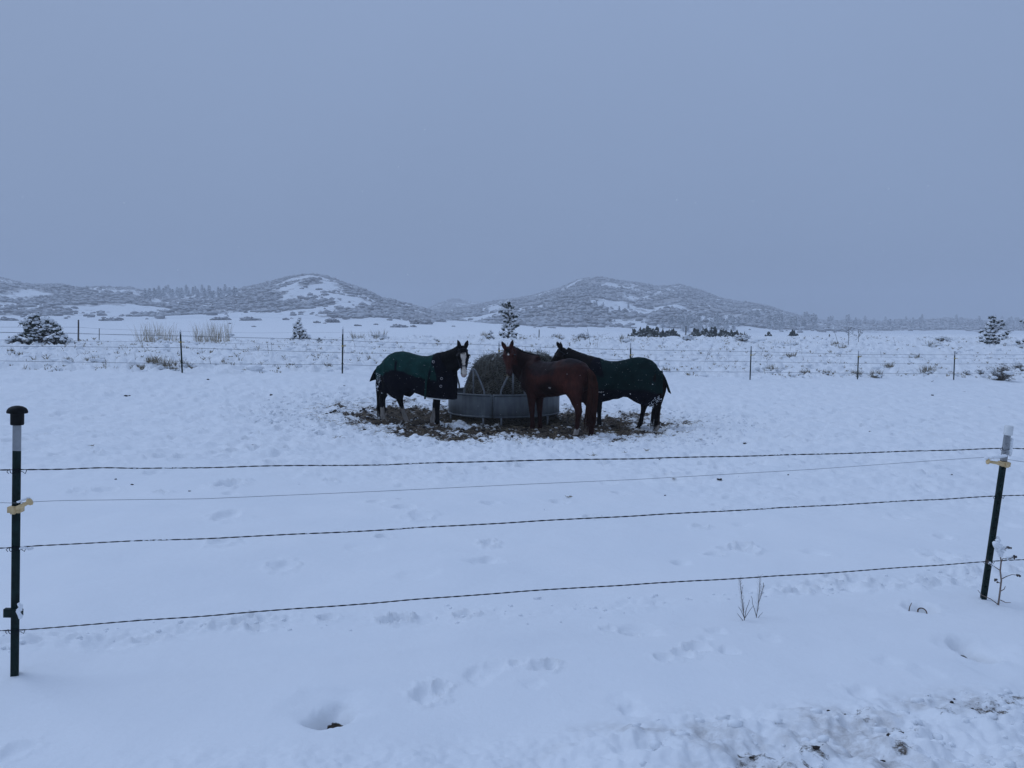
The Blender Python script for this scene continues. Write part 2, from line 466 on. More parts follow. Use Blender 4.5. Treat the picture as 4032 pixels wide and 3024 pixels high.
def relief(X, Y):
    """snow surface relief added to base_z"""
    sh = X.shape; X = X.ravel(); Y = Y.ravel()
    r = np.hypot(X, Y)
    by = beyond(X, Y)
    out = np.zeros(len(X))
    near = smooth(420, 60, r)
    out += .030 * fbm(X * .45, Y * .45, 2, 1) * near
    out += .012 * fbm(X * 1.7, Y * 1.7, 2, 3) * smooth(90, 30, r)
    # trampled pasture
    past = smooth(7.5, 11.5, r + fbm(X * .3, Y * .3, 2, 5) * 2.0) * smooth(.6, -1.2, by)
    dF = np.hypot((X - FEED[0]) / 1.3, Y - (FEED[1] - .6))
    churn = smooth(6.5, 2.2, dF)
    k = past > .01
    out[k] += past[k] * (.040 + .030 * churn[k]) * fbm(X[k] * 3.0, Y[k] * 3.0, 4, 9, .6)
    out[k] += past[k] * (.020 + .040 * churn[k]) * np.abs(vnoise(X[k] * 5.5, Y[k] * 5.5, 14))
    # snow-covered tussocks beyond the far fence
    k = (by > -.5) & (r < 75)
    tus = smooth(-.1, 1.4, by[k] + fbm(X[k] * .8, Y[k] * .8, 2, 6) * .8) * smooth(75, 52, r[k])
    nn = fbm(X[k] * 2.6, Y[k] * 2.6, 4, 21, .62)
    out[k] += tus * (.17 * np.maximum(nn, -.2) + .16 * np.maximum(fbm(X[k] * .9, Y[k] * .9, 2, 33), 0))
    # trail of kicked-up snow just past the near fence
    td = trail_dist(X, Y) - .10 * vnoise(X * 1.3, Y * 0, 40)
    k = (np.abs(td) < .6) & (r < 9)
    w = np.exp(-(td[k] / .13) ** 2)
    n1 = fbm(X[k] * 7, Y[k] * 9, 3, 24, .6)
    out[k] += w * np.clip(.55 + 1.3 * vnoise(X[k] * 1.1, Y[k] * .3, 28), .12, 1) * (.045 * n1 + .016 * np.abs(vnoise(X[k] * 16, Y[k] * 16, 25)) - .012)
    # road edge
    k = r < 5.5
    bm_ = berm_mask(X[k], Y[k])
    out[k] += bm_ * (.036 * fbm(X[k] * 4.5, Y[k] * 4.5, 4, 61, .62) + .020 * np.abs(vnoise(X[k] * 13, Y[k] * 13, 62)) + .01)
    # dents
    for (cx, cy, R, dep, st, rim) in DL:
        s = 2.6 * R * max(1, st) * (1.6 if dep > .11 else 1)
        m = np.nonzero((np.abs(X - cx) < s) & (np.abs(Y - cy) < s))[0]
        if not len(m): continue
        dx = X[m] - cx; dy = (Y[m] - cy) / st
        deep = dep > .11
        if deep: dy = np.where(dy < 0, dy * 1.5, dy / 2.3)
        q = np.hypot(dx, dy) / R
        q = q * (1 + (.10 if deep else .35) * vnoise(X[m] / R * .9, Y[m] / R * .9, int(abs(cx * 100)) % 97))
        out[m] += -dep * np.exp(-q ** (3 if deep else 4)) + rim * np.exp(-((q - 1.35) / .35) ** 2) * (.6 + 1.2 * np.abs(vnoise(X[m] / R * 2.2, Y[m] / R * 2.2, 5)))
    # melt cups round the near posts
    return out.reshape(sh)

def ground_z(X, Y):
    X = np.atleast_1d(np.asarray(X, float)); Y = np.atleast_1d(np.asarray(Y, float))
    return base_z(X, Y) + relief(X, Y)

# ---- snow material
def ground_material():
    m, n, l, b = new_mat('snow_ground')
    b.inputs['Roughness'].default_value = 0.8
    b.inputs['Specular IOR Level'].default_value = 0.15
    at = n.new('ShaderNodeAttribute'); at.attribute_name = 'mud'
    geo = n.new('ShaderNodeNewGeometry')
    def noise(scale, detail=5, rough=.6):
        z = n.new('ShaderNodeTexNoise'); z.inputs['Scale'].default_value = scale; z.inputs['Detail'].default_value = detail
        z.inputs['Roughness'].default_value = rough
        l.new(geo.outputs['Position'], z.inputs['Vector']); return z
    n1 = noise(11.0, 8, .82); n2 = noise(30, 4); n3 = noise(1.1, 3)
    # bare soil shows where the trampling mask beats the noise
    s = n.new('ShaderNodeMath'); s.operation = 'MULTIPLY_ADD'; s.inputs[1].default_value = 1.0
    l.new(at.outputs['Fac'], s.inputs[0])
    sc = n.new('ShaderNodeMapRange'); sc.inputs['From Min'].default_value = .25; sc.inputs['From Max'].default_value = .75
    sc.inputs['To Min'].default_value = -.55; sc.inputs['To Max'].default_value = .55
    l.new(n1.outputs['Fac'], sc.inputs['Value']); l.new(sc.outputs['Result'], s.inputs[2])
    th = n.new('ShaderNodeMapRange'); th.interpolation_type = 'SMOOTHSTEP'
    th.inputs['From Min'].default_value = .42; th.inputs['From Max'].default_value = .72
    l.new(s.outputs[0], th.inputs['Value'])
    gt = n.new('ShaderNodeMath'); gt.operation = 'MULTIPLY'
    g0 = n.new('ShaderNodeMapRange'); g0.inputs['From Max'].default_value = .12
    l.new(at.outputs['Fac'], g0.inputs['Value'])
    l.new(th.outputs['Result'], gt.inputs[0]); l.new(g0.outputs['Result'], gt.inputs[1])
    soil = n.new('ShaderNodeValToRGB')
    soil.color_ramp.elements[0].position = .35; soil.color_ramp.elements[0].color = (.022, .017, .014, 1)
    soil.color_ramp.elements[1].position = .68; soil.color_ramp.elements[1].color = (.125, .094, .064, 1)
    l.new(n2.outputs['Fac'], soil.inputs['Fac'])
    snow = n.new('ShaderNodeValToRGB')
    snow.color_ramp.elements[0].position = .3; snow.color_ramp.elements[0].color = (.84, .86, .88, 1)
    snow.color_ramp.elements[1].position = .7; snow.color_ramp.elements[1].color = (.885, .895, .905, 1)
    l.new(n3.outputs['Fac'], snow.inputs['Fac'])
    mx = n.new('ShaderNodeMix'); mx.data_type = 'RGBA'
    a2 = n.new('ShaderNodeAttribute'); a2.attribute_name = 'slush'
    n5 = noise(14, 6, .7)
    s5 = n.new('ShaderNodeMapRange'); s5.inputs['From Min'].default_value = .38; s5.inputs['From Max'].default_value = .68; s5.inputs['To Max'].default_value = .75
    l.new(n5.outputs['Fac'], s5.inputs['Value'])
    f5 = n.new('ShaderNodeMath'); f5.operation = 'MULTIPLY'; l.new(s5.outputs['Result'], f5.inputs[0]); l.new(a2.outputs['Fac'], f5.inputs[1])
    m5 = n.new('ShaderNodeMix'); m5.data_type = 'RGBA'; l.new(f5.outputs[0], m5.inputs['Factor']); l.new(snow.outputs['Color'], m5.inputs['A']); m5.inputs['B'].default_value = (.30, .275, .26, 1)
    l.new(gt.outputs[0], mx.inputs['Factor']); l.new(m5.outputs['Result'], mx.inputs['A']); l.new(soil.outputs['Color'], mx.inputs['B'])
    l.new(mx.outputs['Result'], b.inputs['Base Color'])
    nb = noise(9, 6, .65)
    bp = n.new('ShaderNodeBump'); bp.inputs['Strength'].default_value = .35; bp.inputs['Distance'].default_value = .025
    l.new(nb.outputs['Fac'], bp.inputs['Height']); l.new(bp.outputs['Normal'], b.inputs['Normal'])
    return m
M['ground'] = ground_material()

def grid_faces(nr, nc, off=0):
    i, j = np.meshgrid(np.arange(nr - 1), np.arange(nc - 1), indexing='ij')
    return np.stack([i * nc + j, i * nc + j + 1, (i + 1) * nc + j + 1, (i + 1) * nc + j], -1).reshape(-1, 4) + off

def build_ground():
    V, Fc, MU, SL = [], [], [], []
    off = 0
    def grid(az, r, fine):
        nonlocal off
        A, R = np.meshgrid(az, r)
        X = R * np.sin(A); Y = R * np.cos(A)
        z = base_z(X, Y)
        if fine:
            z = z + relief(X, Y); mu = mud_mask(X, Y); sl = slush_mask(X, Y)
        else:
            mu = np.zeros(X.shape); sl = mu
        V.append(np.stack([X, Y, z], -1).reshape(-1, 3)); MU.append(mu.ravel()); SL.append(sl.ravel())
        f = grid_faces(len(r), len(az), off)
        Fc.append(f[:, ::-1]); off += X.size
    FA = math.radians(46)
    grid(np.linspace(-FA, FA, 760), np.concatenate([np.exp(np.linspace(math.log(1.3), math.log(8), 450))[:-1], np.exp(np.linspace(math.log(8), math.log(62), 380))]), True)
    grid(np.linspace(-FA, FA, 380), np.exp(np.linspace(math.log(62), math.log(2500), 190)), False)
    grid(np.linspace(FA, 2 * math.pi - FA, 160), np.exp(np.linspace(math.log(1.3), math.log(2500), 110)), False)
    grid(np.linspace(0, 2 * math.pi, 60), np.array([.02, .6, 1.3]), False)
    o = tri_mesh('snow_ground', np.concatenate(V), np.concatenate(Fc), M['ground'])
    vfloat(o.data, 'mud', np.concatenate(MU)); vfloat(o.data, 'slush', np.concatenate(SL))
    tag(o, kind='structure')
    return o
build_ground()

# ================================================================== HILLS
def hill_material():
    m, n, l, b = new_mat('snowy_hillside')
    b.inputs['Roughness'].default_value = .9
    b.inputs['Specular IOR Level'].default_value = .1
    at = n.new('ShaderNodeAttribute'); at.attribute_name = 'brush'
    geo = n.new('ShaderNodeNewGeometry')
    def noise(scale, detail, rough):
        z = n.new('ShaderNodeTexNoise'); z.inputs['Scale'].default_value = scale; z.inputs['Detail'].default_value = detail
        z.inputs['Roughness'].default_value = rough
        l.new(geo.outputs['Position'], z.inputs['Vector']); return z
    a = noise(.16, 8, .72); c = noise(.35, 4, .6)
    s = n.new('ShaderNodeMath'); s.operation = 'ADD'
    sc = n.new('ShaderNodeMapRange'); sc.inputs['From Min'].default_value = .3; sc.inputs['From Max'].default_value = .7
    sc.inputs['To Min'].default_value = -.42; sc.inputs['To Max'].default_value = .42
    l.new(a.outputs['Fac'], sc.inputs['Value']); l.new(sc.outputs['Result'], s.inputs[0]); l.new(at.outputs['Fac'], s.inputs[1])
    th = n.new('ShaderNodeMapRange'); th.inputs['From Min'].default_value = .38; th.inputs['From Max'].default_value = .62
    l.new(s.outputs[0], th.inputs['Value'])
    br = n.new('ShaderNodeValToRGB')
    br.color_ramp.elements[0].position = .3; br.color_ramp.elements[0].color = (.30, .295, .305, 1)
    br.color_ramp.elements[1].position = .7; br.color_ramp.elements[1].color = (.56, .56, .57, 1)
    l.new(c.outputs['Fac'], br.inputs['Fac'])
    mx = n.new('ShaderNodeMix'); mx.data_type = 'RGBA'
    l.new(th.outputs['Result'], mx.inputs['Factor'])
    mx.inputs['A'].default_value = (.84, .86, .88, 1); l.new(br.outputs['Color'], mx.inputs['B'])
    l.new(mx.outputs['Result'], b.inputs['Base Color'])
    return m
M['hill'] = hill_material()

def zpts(off, pts):                   # silhouette points read off a 1400 px wide crop of the photo
    return [(off + a * .6329, 1050 + b * .6329) for a, b in pts]

SIL1 = [(-1400, 1150), (-700, 1105), (-300, 1085)] + zpts(0, [(0, 74), (60, 88), (130, 110), (200, 115), (300, 110), (400, 108), (440, 124), (480, 134),
    (560, 130), (640, 126), (740, 132), (800, 128), (880, 150), (1000, 165), (1200, 172), (1400, 165), (1460, 152), (1520, 130), (1600, 112), (1700, 90),
    (1800, 64), (1880, 52), (1950, 49), (2000, 56), (2100, 79)]) + zpts(1300, [(60, 92), (150, 122), (230, 154), (330, 203), (400, 214),
    (500, 240), (580, 262), (640, 285), (720, 325), (800, 345)])
SIL2 = zpts(1300, [(450, 330), (560, 290), (640, 244), (700, 220), (770, 196), (820, 205), (880, 217), (960, 226), (1100, 250), (1300, 300)])
SIL3 = zpts(1300, [(560, 330), (700, 280), (800, 256), (960, 228), (1050, 214), (1150, 199), (1250, 184), (1330, 160), (1430, 134), (1500, 104), (1550, 79),
    (1640, 80), (1700, 83), (1800, 88), (1900, 98), (1980, 112), (2030, 122), (2100, 121)]) + zpts(2632, [(0, 121), (55, 114), (120, 128), (200, 149),
    (260, 174), (330, 199), (450, 219), (580, 239), (650, 254), (700, 276), (820, 310), (1000, 345), (1200, 380)])
SIL4 = zpts(2632, [(500, 340), (700, 335), (900, 330), (1020, 336), (1200, 332), (1330, 342), (1420, 332), (1600, 328), (1740, 318), (1850, 326), (1950, 336),
    (2100, 350), (2212, 358), (2500, 350), (3000, 330), (3600, 345)])
HILLS = []
def make_hill(name, sil, Yr, foot, seed, rough, x0, x1, rows=130, step=9, brush=.52):
    """sil: ridge line; Yr, foot: (column, depth) and (column, row, depth) tables"""
    sil = np.array(sil); xs = np.arange(x0, x1, step, float); nc = len(xs)
    yr = np.interp(xs, sil[:, 0], sil[:, 1]); Yr = np.array(Yr); foot = np.array(foot)
    YR = np.interp(xs, Yr[:, 0], Yr[:, 1])
    yf = np.interp(xs, foot[:, 0], foot[:, 1]); YF = np.interp(xs, foot[:, 0], foot[:, 2])
    ridge = P(xs, yr, YR); ft = P(xs, yf, YF)
    ridge[:, 2] = np.maximum(ridge[:, 2], ft[:, 2] * .5)
    s = np.linspace(0, 1.45, rows)[:, None]
    XY = ft[None, :, :2] * (1 - s[..., None]) + ridge[None, :, :2] * s[..., None]
    up = np.clip(s, 0, 1)
    shape = np.where(s <= 1, .62 * up ** 1.15 + .38 * np.sin(up * math.pi / 2), 1 - (np.clip(s - 1, 0, 1) * 2.0) ** 1.3)
    H = (ridge[:, 2] - ft[:, 2])[None]
    z = ft[None, :, 2] + H * shape
    env = np.sin(np.clip(s, 0, 1) * math.pi) * np.clip(1.05 - s, 0, 1) ** .7 * 1.1 + .02
    sc = 1 / 70.
    g = fbm(XY[..., 0] * sc, XY[..., 1] * sc * .6, 4, seed, .5)
    z = z + env * rough * np.abs(H) * (g + .25 * np.abs(vnoise(XY[..., 0] / 28, XY[..., 1] / 55, seed + 9)))
    z += .35 * vnoise(XY[..., 0] / 7, XY[..., 1] / 7, seed + 3) * np.clip(s * 4, 0, 1)
    z[0] -= 3
    v = np.concatenate([XY, z[..., None]], -1)
    o = tri_mesh(name, v.reshape(-1, 3), grid_faces(rows, nc)[:, ::-1], M['hill'])
    bmask = brush + .95 * fbm(XY[..., 0] / 48, XY[..., 1] / 80, 4, seed + 20, .62)
    bmask = bmask + .45 * smooth(.78, .97, s)
    bmask = np.maximum(bmask, .22) * smooth(.0, .10, s + .05 * vnoise(XY[..., 0] / 25, XY[..., 1] / 25, seed)) 
    vfloat(o.data, 'brush', bmask.ravel())
    tag(o, kind='structure')
    HILLS.append((v, bmask, xs))
    return o
make_hill('hill', SIL1, [(-1400, 1000), (600, 950), (1000, 820), (1250, 740), (1800, 700)],
          [(-1400, 1262, 300), (0, 1262, 300), (900, 1252, 335), (1300, 1258, 330), (1500, 1262, 325), (1900, 1290, 330)], 3, .16, -1300, 1800)
make_hill('hill', SIL2, [(1400, 1650), (2200, 1650)], [(1400, 1300, 900), (2200, 1300, 900)], 13, .1, 1600, 2110, 60)
make_hill('hill', SIL3, [(1500, 1300), (2300, 1200), (3300, 1080)], [(1500, 1288, 350), (2250, 1304, 345), (3400, 1312, 430)], 23, .14, 1700, 3330, brush=.72)
make_hill('hill', SIL4, [(2800, 1250), (4900, 1150)], [(2800, 1306, 600), (4900, 1306, 600)], 33, .12, 3000, 4900, 70, brush=1.1)

# ---- snow-dusted scrub on the hills (a mass nobody could count)
def scrub_mass():
    tv, tf = ICO[1]
    up = tv[:, 2] > -.5
    V, Fc = [], []; off = 0
    spec = [(0, 15000, .6, 2.0), (1, 1300, 1.2, 2.6), (2, 12000, .8, 2.4), (3, 4000, 1.0, 2.8)]
    for hi, num, lo, hi_s in spec:
        v, bm_, xs = HILLS[hi]
        nr, nc = bm_.shape
        rmax = int(nr / 1.45 * 1.02)
        got = 0
        while got < num:
            k = 4000
            si = (rng.random(k) ** 1.25) * (rmax - 1); ci = rng.random(k) * (nc - 1)
            i = si.astype(int); j = ci.astype(int)
            keep = rng.random(k) < np.clip((bm_[i, j] - .25) * 1.8, .02, 1)
            i, j = i[keep], j[keep]; fi = (si[keep] - i)[:, None]; fj = (ci[keep] - j)[:, None]
            i2 = np.minimum(i + 1, nr - 1); j2 = np.minimum(j + 1, nc - 1)
            p = v[i, j] * (1 - fi) * (1 - fj) + v[i2, j] * fi * (1 - fj) + v[i, j2] * (1 - fi) * fj + v[i2, j2] * fi * fj
            p = p[:num - got]; q = len(p)
            if not q: continue
            s = lo + (hi_s - lo) * rng.random(q) ** 2
            n = 1 + .45 * (rng.random((q, len(tv))) - .5)
            w = tv[None] * n[..., None] * np.stack([s * (1 + .5 * rng.random(q)), s, s * (.75 + .35 * rng.random(q))], -1)[:, None]
            w[..., 2] = np.maximum(w[..., 2], -.5)
            w += p[:, None]
            V.append(w.reshape(-1, 3))
            Fc.append((tf[None] + (np.arange(q) * len(tv))[:, None, None] + off).reshape(-1, 3))
            off += q * len(tv); got += q
    o = tri_mesh('hillside_scrub', np.concatenate(V), np.concatenate(Fc), M['scrub'])
    tag(o, 'grey snow-dusted scrub oak covering the far hills', 'scrub', kind='stuff')
scrub_mass()

# ---- scattered bushes at the foot of the hills: each one a thing
def bush_mesh(name, seed, n=16, tall=.62):
    r = np.random.default_rng(seed); mb = MB()
    for k in range(n):
        a = r.random() * 6.283; d = r.random() ** .6 * .72
        s = .28 + .2 * r.random()
        mb.blob((d * math.cos(a) * 1.25, d * math.sin(a), .1 + (.75 - d * .55) * tall * r.random()), (s, s, s * .8), seed * 31 + k, .75, 2)
    return mb.mesh(name, False)
BUSH = [bush_mesh('bush', 60 + k) for k in range(4)]
for me in BUSH: me.materials.append(M['scrub'])
BUSHES = [  # column, row of the foot, width in photo px, words
    (435, 1263, 70, 'wide grey bush at the hill foot, right of the snowy round pine'), (400, 1252, 24, 'small round grey bush standing above the wide bush left of the reeds'),
    (870, 1260, 70, 'long low grey bush on the snowfield above the tan reeds'), (970, 1262, 80, 'long grey bush left of the small pine, below the pointed hill'),
    (905, 1275, 14, 'tiny dark bush alone on the snowfield left of the small pine'), (1000, 1287, 15, 'tiny rusty bush on the snow close left of the small pine'),
    (1125, 1260, 30, 'round grey bush just left above the small pine'), (1247, 1272, 28, 'round grey bush just right above the small pine'),
    (1315, 1270, 55, 'long low grey bush right of the small pine, below the pointed hill'), (1278, 1274, 14, 'small dark bush between two bushes right of the small pine'),
    (1570, 1289, 70, 'large grey bush on the snow at the foot of the pointed hill'), (1630, 1288, 28, 'small low bush beside the large grey bush at the hill foot'),
    (1410, 1284, 24, 'low grey bush on the snow between small pine and large grey bush'), (1480, 1279, 18, 'flat little bush on the snow left of the large grey bush'),
    (1785, 1286, 14, 'tiny bare round bush on the snow slope left of the tall pine'), (1745, 1268, 40, 'grey bush at the slope edge left of the tall pine'),
    (1660, 1276, 110, 'very large grey bush spilling from the pointed hill onto the snow'), (30, 1262, 60, 'dark grey bush at the left picture edge above the round pine'),
    (2105, 1290, 12, 'small dark bush on the snow slope right of the tall pine')]
for k, (x, y, w, lab) in enumerate(BUSHES):
    p = gp(x, y); Y = p[1]
    o = link('bush', BUSH[k % 4], None)
    sc = w / F * Y / 2.0
    o.location = (p[0], p[1], p[2] - .05 * sc); o.scale = (sc, sc * .9, sc * (.75 if w < 60 else .5)); o.rotation_euler = (0, 0, k * 1.3)
    tag(o, lab, 'bush', 'bushes at the foot of the hills')

# ---- far conifers
def conifer_mesh(name, seed, tiers=9):
    r = np.random.default_rng(seed); mb = MB()
    mb.cur = 1
    mb.tube([(0, 0, -.1), (0, 0, .5), (0, 0, .95)], [.022, .016, .004], 5)
    mb.cur = 0
    for t in range(tiers):
        z = .12 + .86 * t / tiers; R = (.27 * (1 - z) ** .75 + .025) * (.75 + .5 * r.random())
        nb = 9
        for b_ in range(nb):
            a = 6.283 * (b_ + r.random()) / nb; q = R * (.6 + .6 * r.random())
            d = np.array([math.cos(a), math.sin(a), 0]); s = np.array([-d[1], d[0], 0]) * q * .38
            tip = d * q + np.array([0, 0, z - q * .15]); c = np.array([0, 0, z + .05]) ; m_ = d * q * .55 + np.array([0, 0, z - q * .02])
            mb.add([c, m_ + s, tip, m_ - s, m_ + np.array([0, 0, -.06])], [[0, 1, 2, 3], [0, 4, 2, 1], [0, 3, 2, 4]])
    me = mb.mesh(name, False)
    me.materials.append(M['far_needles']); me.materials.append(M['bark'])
    return me
CON = [conifer_mesh('pine_tree', 80 + k) for k in range(5)]

def on_hill(hi, x, y):
    """nearest place on hill hi that shows at photo pixel (x, y)"""
    v, bm_, xs = HILLS[hi]
    j = int(np.clip(np.argmin(np.abs(xs - x)), 0, len(xs) - 1))
    colv = v[:, j]
    Yc = colv[:, 1]; zc = colv[:, 2] - CZ
    cp, sp = math.cos(PITCH), math.sin(PITCH)
    dep = Yc * cp - zc * sp
    row = 1512 - F * (Yc * sp + zc * cp) / dep
    n1 = int(len(row) / 1.45)
    k = int(np.argmin(np.abs(row[:n1 + 1] - y)))
    return colv[k]

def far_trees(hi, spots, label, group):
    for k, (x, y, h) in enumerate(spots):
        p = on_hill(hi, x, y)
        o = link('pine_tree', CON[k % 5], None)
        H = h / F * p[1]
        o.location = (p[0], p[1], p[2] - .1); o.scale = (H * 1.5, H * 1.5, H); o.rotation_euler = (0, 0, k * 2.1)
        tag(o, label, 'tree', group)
sp = [(565 + 370 * t + rng.normal() * 5, 1163 - 9 * math.sin(t * 3.1) + rng.random() * 22, 26 + rng.random() * 18) for t in np.linspace(0, 1, 46)]
far_trees(0, sp, 'hazy conifer in the wood along the low ridge left of the pointed hill', 'conifers on the left ridge')
sp = []
for k in range(95):
    t = rng.random()
    x = 2600 + 620 * t; y0 = np.interp(x, [2600, 3000, 3220], [1268, 1250, 1252])
    sp.append((x, y0 + rng.random() * 48, 24 + rng.random() * 18))
far_trees(2, sp, 'hazy conifer on the wooded lower right flank of the flat-topped hill', 'conifers below the flat-topped hill')
sp = [(1860 + rng.random() * 760, 1190 + rng.random() * 90, 13 + rng.random() * 10) for k in range(45)]
far_trees(2, sp, 'small conifer scattered on the face of the flat-topped hill', 'scattered conifers on the flat-topped hill')
sp = [(3230 + 860 * rng.random(), 1264 + rng.random() * 38, 18 + rng.random() * 16) for k in range(80)]
far_trees(3, sp, 'faint conifer on the low hazy ridge at the right', 'conifers on the right ridge')

# ================================================================== HORSES
def coat_material(name, rough=.55):
    m, n, l, b = new_mat(name)
    b.inputs['Roughness'].default_value = rough
    b.inputs['Specular IOR Level'].default_value = .08
    at = n.new('ShaderNodeAttribute'); at.attribute_name = 'coat'
    tc = n.new('ShaderNodeTexCoord'); nz = n.new('ShaderNodeTexNoise')
    mp = n.new('ShaderNodeMapping'); mp.inputs['Scale'].default_value = (9, 9, 3)
    l.new(tc.outputs['Object'], mp.inputs['Vector']); l.new(mp.outputs['Vector'], nz.inputs['Vector'])
    nz.inputs['Scale'].default_value = 4; nz.inputs['Detail'].default_value = 6
    mr = n.new('ShaderNodeMapRange'); mr.inputs['From Min'].default_value = .3; mr.inputs['From Max'].default_value = .7
    mr.inputs['To Min'].default_value = .72; mr.inputs['To Max'].default_value = 1.25
    l.new(nz.outputs['Fac'], mr.inputs['Value'])
    vm = n.new('ShaderNodeVectorMath'); vm.operation = 'SCALE'
    l.new(at.outputs['Color'], vm.inputs[0]); l.new(mr.outputs['Result'], vm.inputs['Scale'])
    l.new(vm.outputs['Vector'], b.inputs['Base Color'])
    bp = n.new('ShaderNodeBump'); bp.inputs['Strength'].default_value = .25; bp.inputs['Distance'].default_value = .006
    n2 = n.new('ShaderNodeTexNoise'); n2.inputs['Scale'].default_value = 30; l.new(mp.outputs['Vector'], n2.inputs['Vector'])
    l.new(n2.outputs['Fac'], bp.inputs['Height']); l.new(bp.outputs['Normal'], b.inputs['Normal'])
    return m
M['coat'] = coat_material('horse_coat')
M['hair_black'] = simple('black_horsehair', (.0032, .0028, .003), .7, 0, .5, 12, 0, .08)
M['hair_red'] = simple('red_brown_horsehair', (.034, .011, .0065), .7, 0, .45, 9, 0, .08)
M['hair_dark'] = simple('dark_brown_horsehair', (.008, .0042, .003), .7, 0, .5, 9, 0, .08)
M['eye'] = simple('dark_eye', (.006, .005, .005), .12, 0, .1, 5, 0, .6)
M['strap'] = simple('dark_webbing', (.010, .011, .020), .7, 0, .3, 30)
M['buckle'] = simple('steel_buckle', (.45, .45, .46), .35, .8, .15, 30)
M['binding'] = simple('pale_binding', (.62, .62, .60), .7, 0, .2, 25)
M['lining'] = simple('dark_lining', (.010, .012, .016), .8, 0, .3, 15)

def blanket_material(name, green, navy):
    m, n, l, b = new_mat(name)
    b.inputs['Roughness'].default_value = .75
    b.inputs['Specular IOR Level'].default_value = .06
    at = n.new('ShaderNodeAttribute'); at.attribute_name = 'navy'
    tc = n.new('ShaderNodeTexCoord')
    nz = n.new('ShaderNodeTexNoise'); nz.inputs['Scale'].default_value = 6; nz.inputs['Detail'].default_value = 6
    l.new(tc.outputs['Object'], nz.inputs['Vector'])
    mx = n.new('ShaderNodeMix'); mx.data_type = 'RGBA'
    mx.inputs['A'].default_value = green + (1,); mx.inputs['B'].default_value = navy + (1,)
    l.new(at.outputs['Fac'], mx.inputs['Factor'])
    mr = n.new('ShaderNodeMapRange'); mr.inputs['From Min'].default_value = .3; mr.inputs['From Max'].default_value = .7
    mr.inputs['To Min'].default_value = .7; mr.inputs['To Max'].default_value = 1.3
    l.new(nz.outputs['Fac'], mr.inputs['Value'])
    vm = n.new('ShaderNodeVectorMath'); vm.operation = 'SCALE'
    l.new(mx.outputs['Result'], vm.inputs[0]); l.new(mr.outputs['Result'], vm.inputs['Scale'])
    # flecks of snow caught on the cloth
    n3 = n.new('ShaderNodeTexNoise'); n3.inputs['Scale'].default_value = 55; n3.inputs['Detail'].default_value = 2
    l.new(tc.outputs['Object'], n3.inputs['Vector'])
    f3 = n.new('ShaderNodeMapRange'); f3.inputs['From Min'].default_value = .735; f3.inputs['From Max'].default_value = .76
    l.new(n3.outputs['Fac'], f3.inputs['Value'])
    m2 = n.new('ShaderNodeMix'); m2.data_type = 'RGBA'
    l.new(f3.outputs['Result'], m2.inputs['Factor']); l.new(vm.outputs['Vector'], m2.inputs['A']); m2.inputs['B'].default_value = (.7, .72, .74, 1)
    l.new(m2.outputs['Result'], b.inputs['Base Color'])
    n4 = n.new('ShaderNodeTexNoise'); n4.inputs['Scale'].default_value = 9; n4.inputs['Detail'].default_value = 4
    l.new(tc.outputs['Object'], n4.inputs['Vector'])
    bp = n.new('ShaderNodeBump'); bp.inputs['Strength'].default_value = .5; bp.inputs['Distance'].default_value = .02
    l.new(n4.outputs['Fac'], bp.inputs['Height']); l.new(bp.outputs['Normal'], b.inputs['Normal'])
    return m
M['blanket_a'] = blanket_material('green_navy_blanket', (.0055, .033, .029), (.0022, .0024, .006))
M['blanket_b'] = blanket_material('dark_green_blanket', (.003, .015, .014), (.0022, .0024, .006))

TORSO = np.array([  # x, top, bottom, half width
    (-.81, 1.22, 1.04, .07), (-.76, 1.345, .92, .185), (-.66, 1.435, .84, .25), (-.52, 1.49, .81, .282), (-.38, 1.505, .81, .29), (-.24, 1.485, .79, .287),
    (-.10, 1.445, .755, .29), (.06, 1.415, .73, .298), (.20, 1.412, .715, .295), (.34, 1.44, .705, .272), (.44, 1.485, .70, .25), (.53, 1.49, .715, .232),
    (.61, 1.43, .76, .205), (.69, 1.32, .83, .165), (.745, 1.19, .93, .10)])

def torso_at(x):
    return [np.interp(x, TORSO[:, 0], TORSO[:, k]) for k in (1, 2, 3)]

FRONT = [  # z, rx, ry, share of the way down (elbow, knee, fetlock, hoof)
    (1.12, .18, .09), (.98, .165, .095), (.86, .14, .09), (.76, .115, .08), (.66, .094, .068), (.56, .073, .057), (.50, .066, .055), (.46, .067, .057), (.41, .056, .050),
    (.34, .046, .041), (.24, .044, .039), (.175, .050, .044), (.14, .055, .048), (.10, .048, .045), (.065, .054, .052), (.03, .064, .060), (0, .070, .066)]
HIND = [
    (1.22, .22, .11), (1.08, .245, .132), (.96, .235, .135), (.86, .20, .125), (.77, .155, .105), (.69, .118, .082), (.61, .092, .064), (.545, .084, .058), (.50, .078, .056),
    (.44, .061, .050), (.34, .050, .043), (.24, .047, .041), (.175, .052, .045), (.14, .056, .049), (.10, .049, .046), (.065, .055, .053), (.03, .065, .060), (0, .071, .066)]

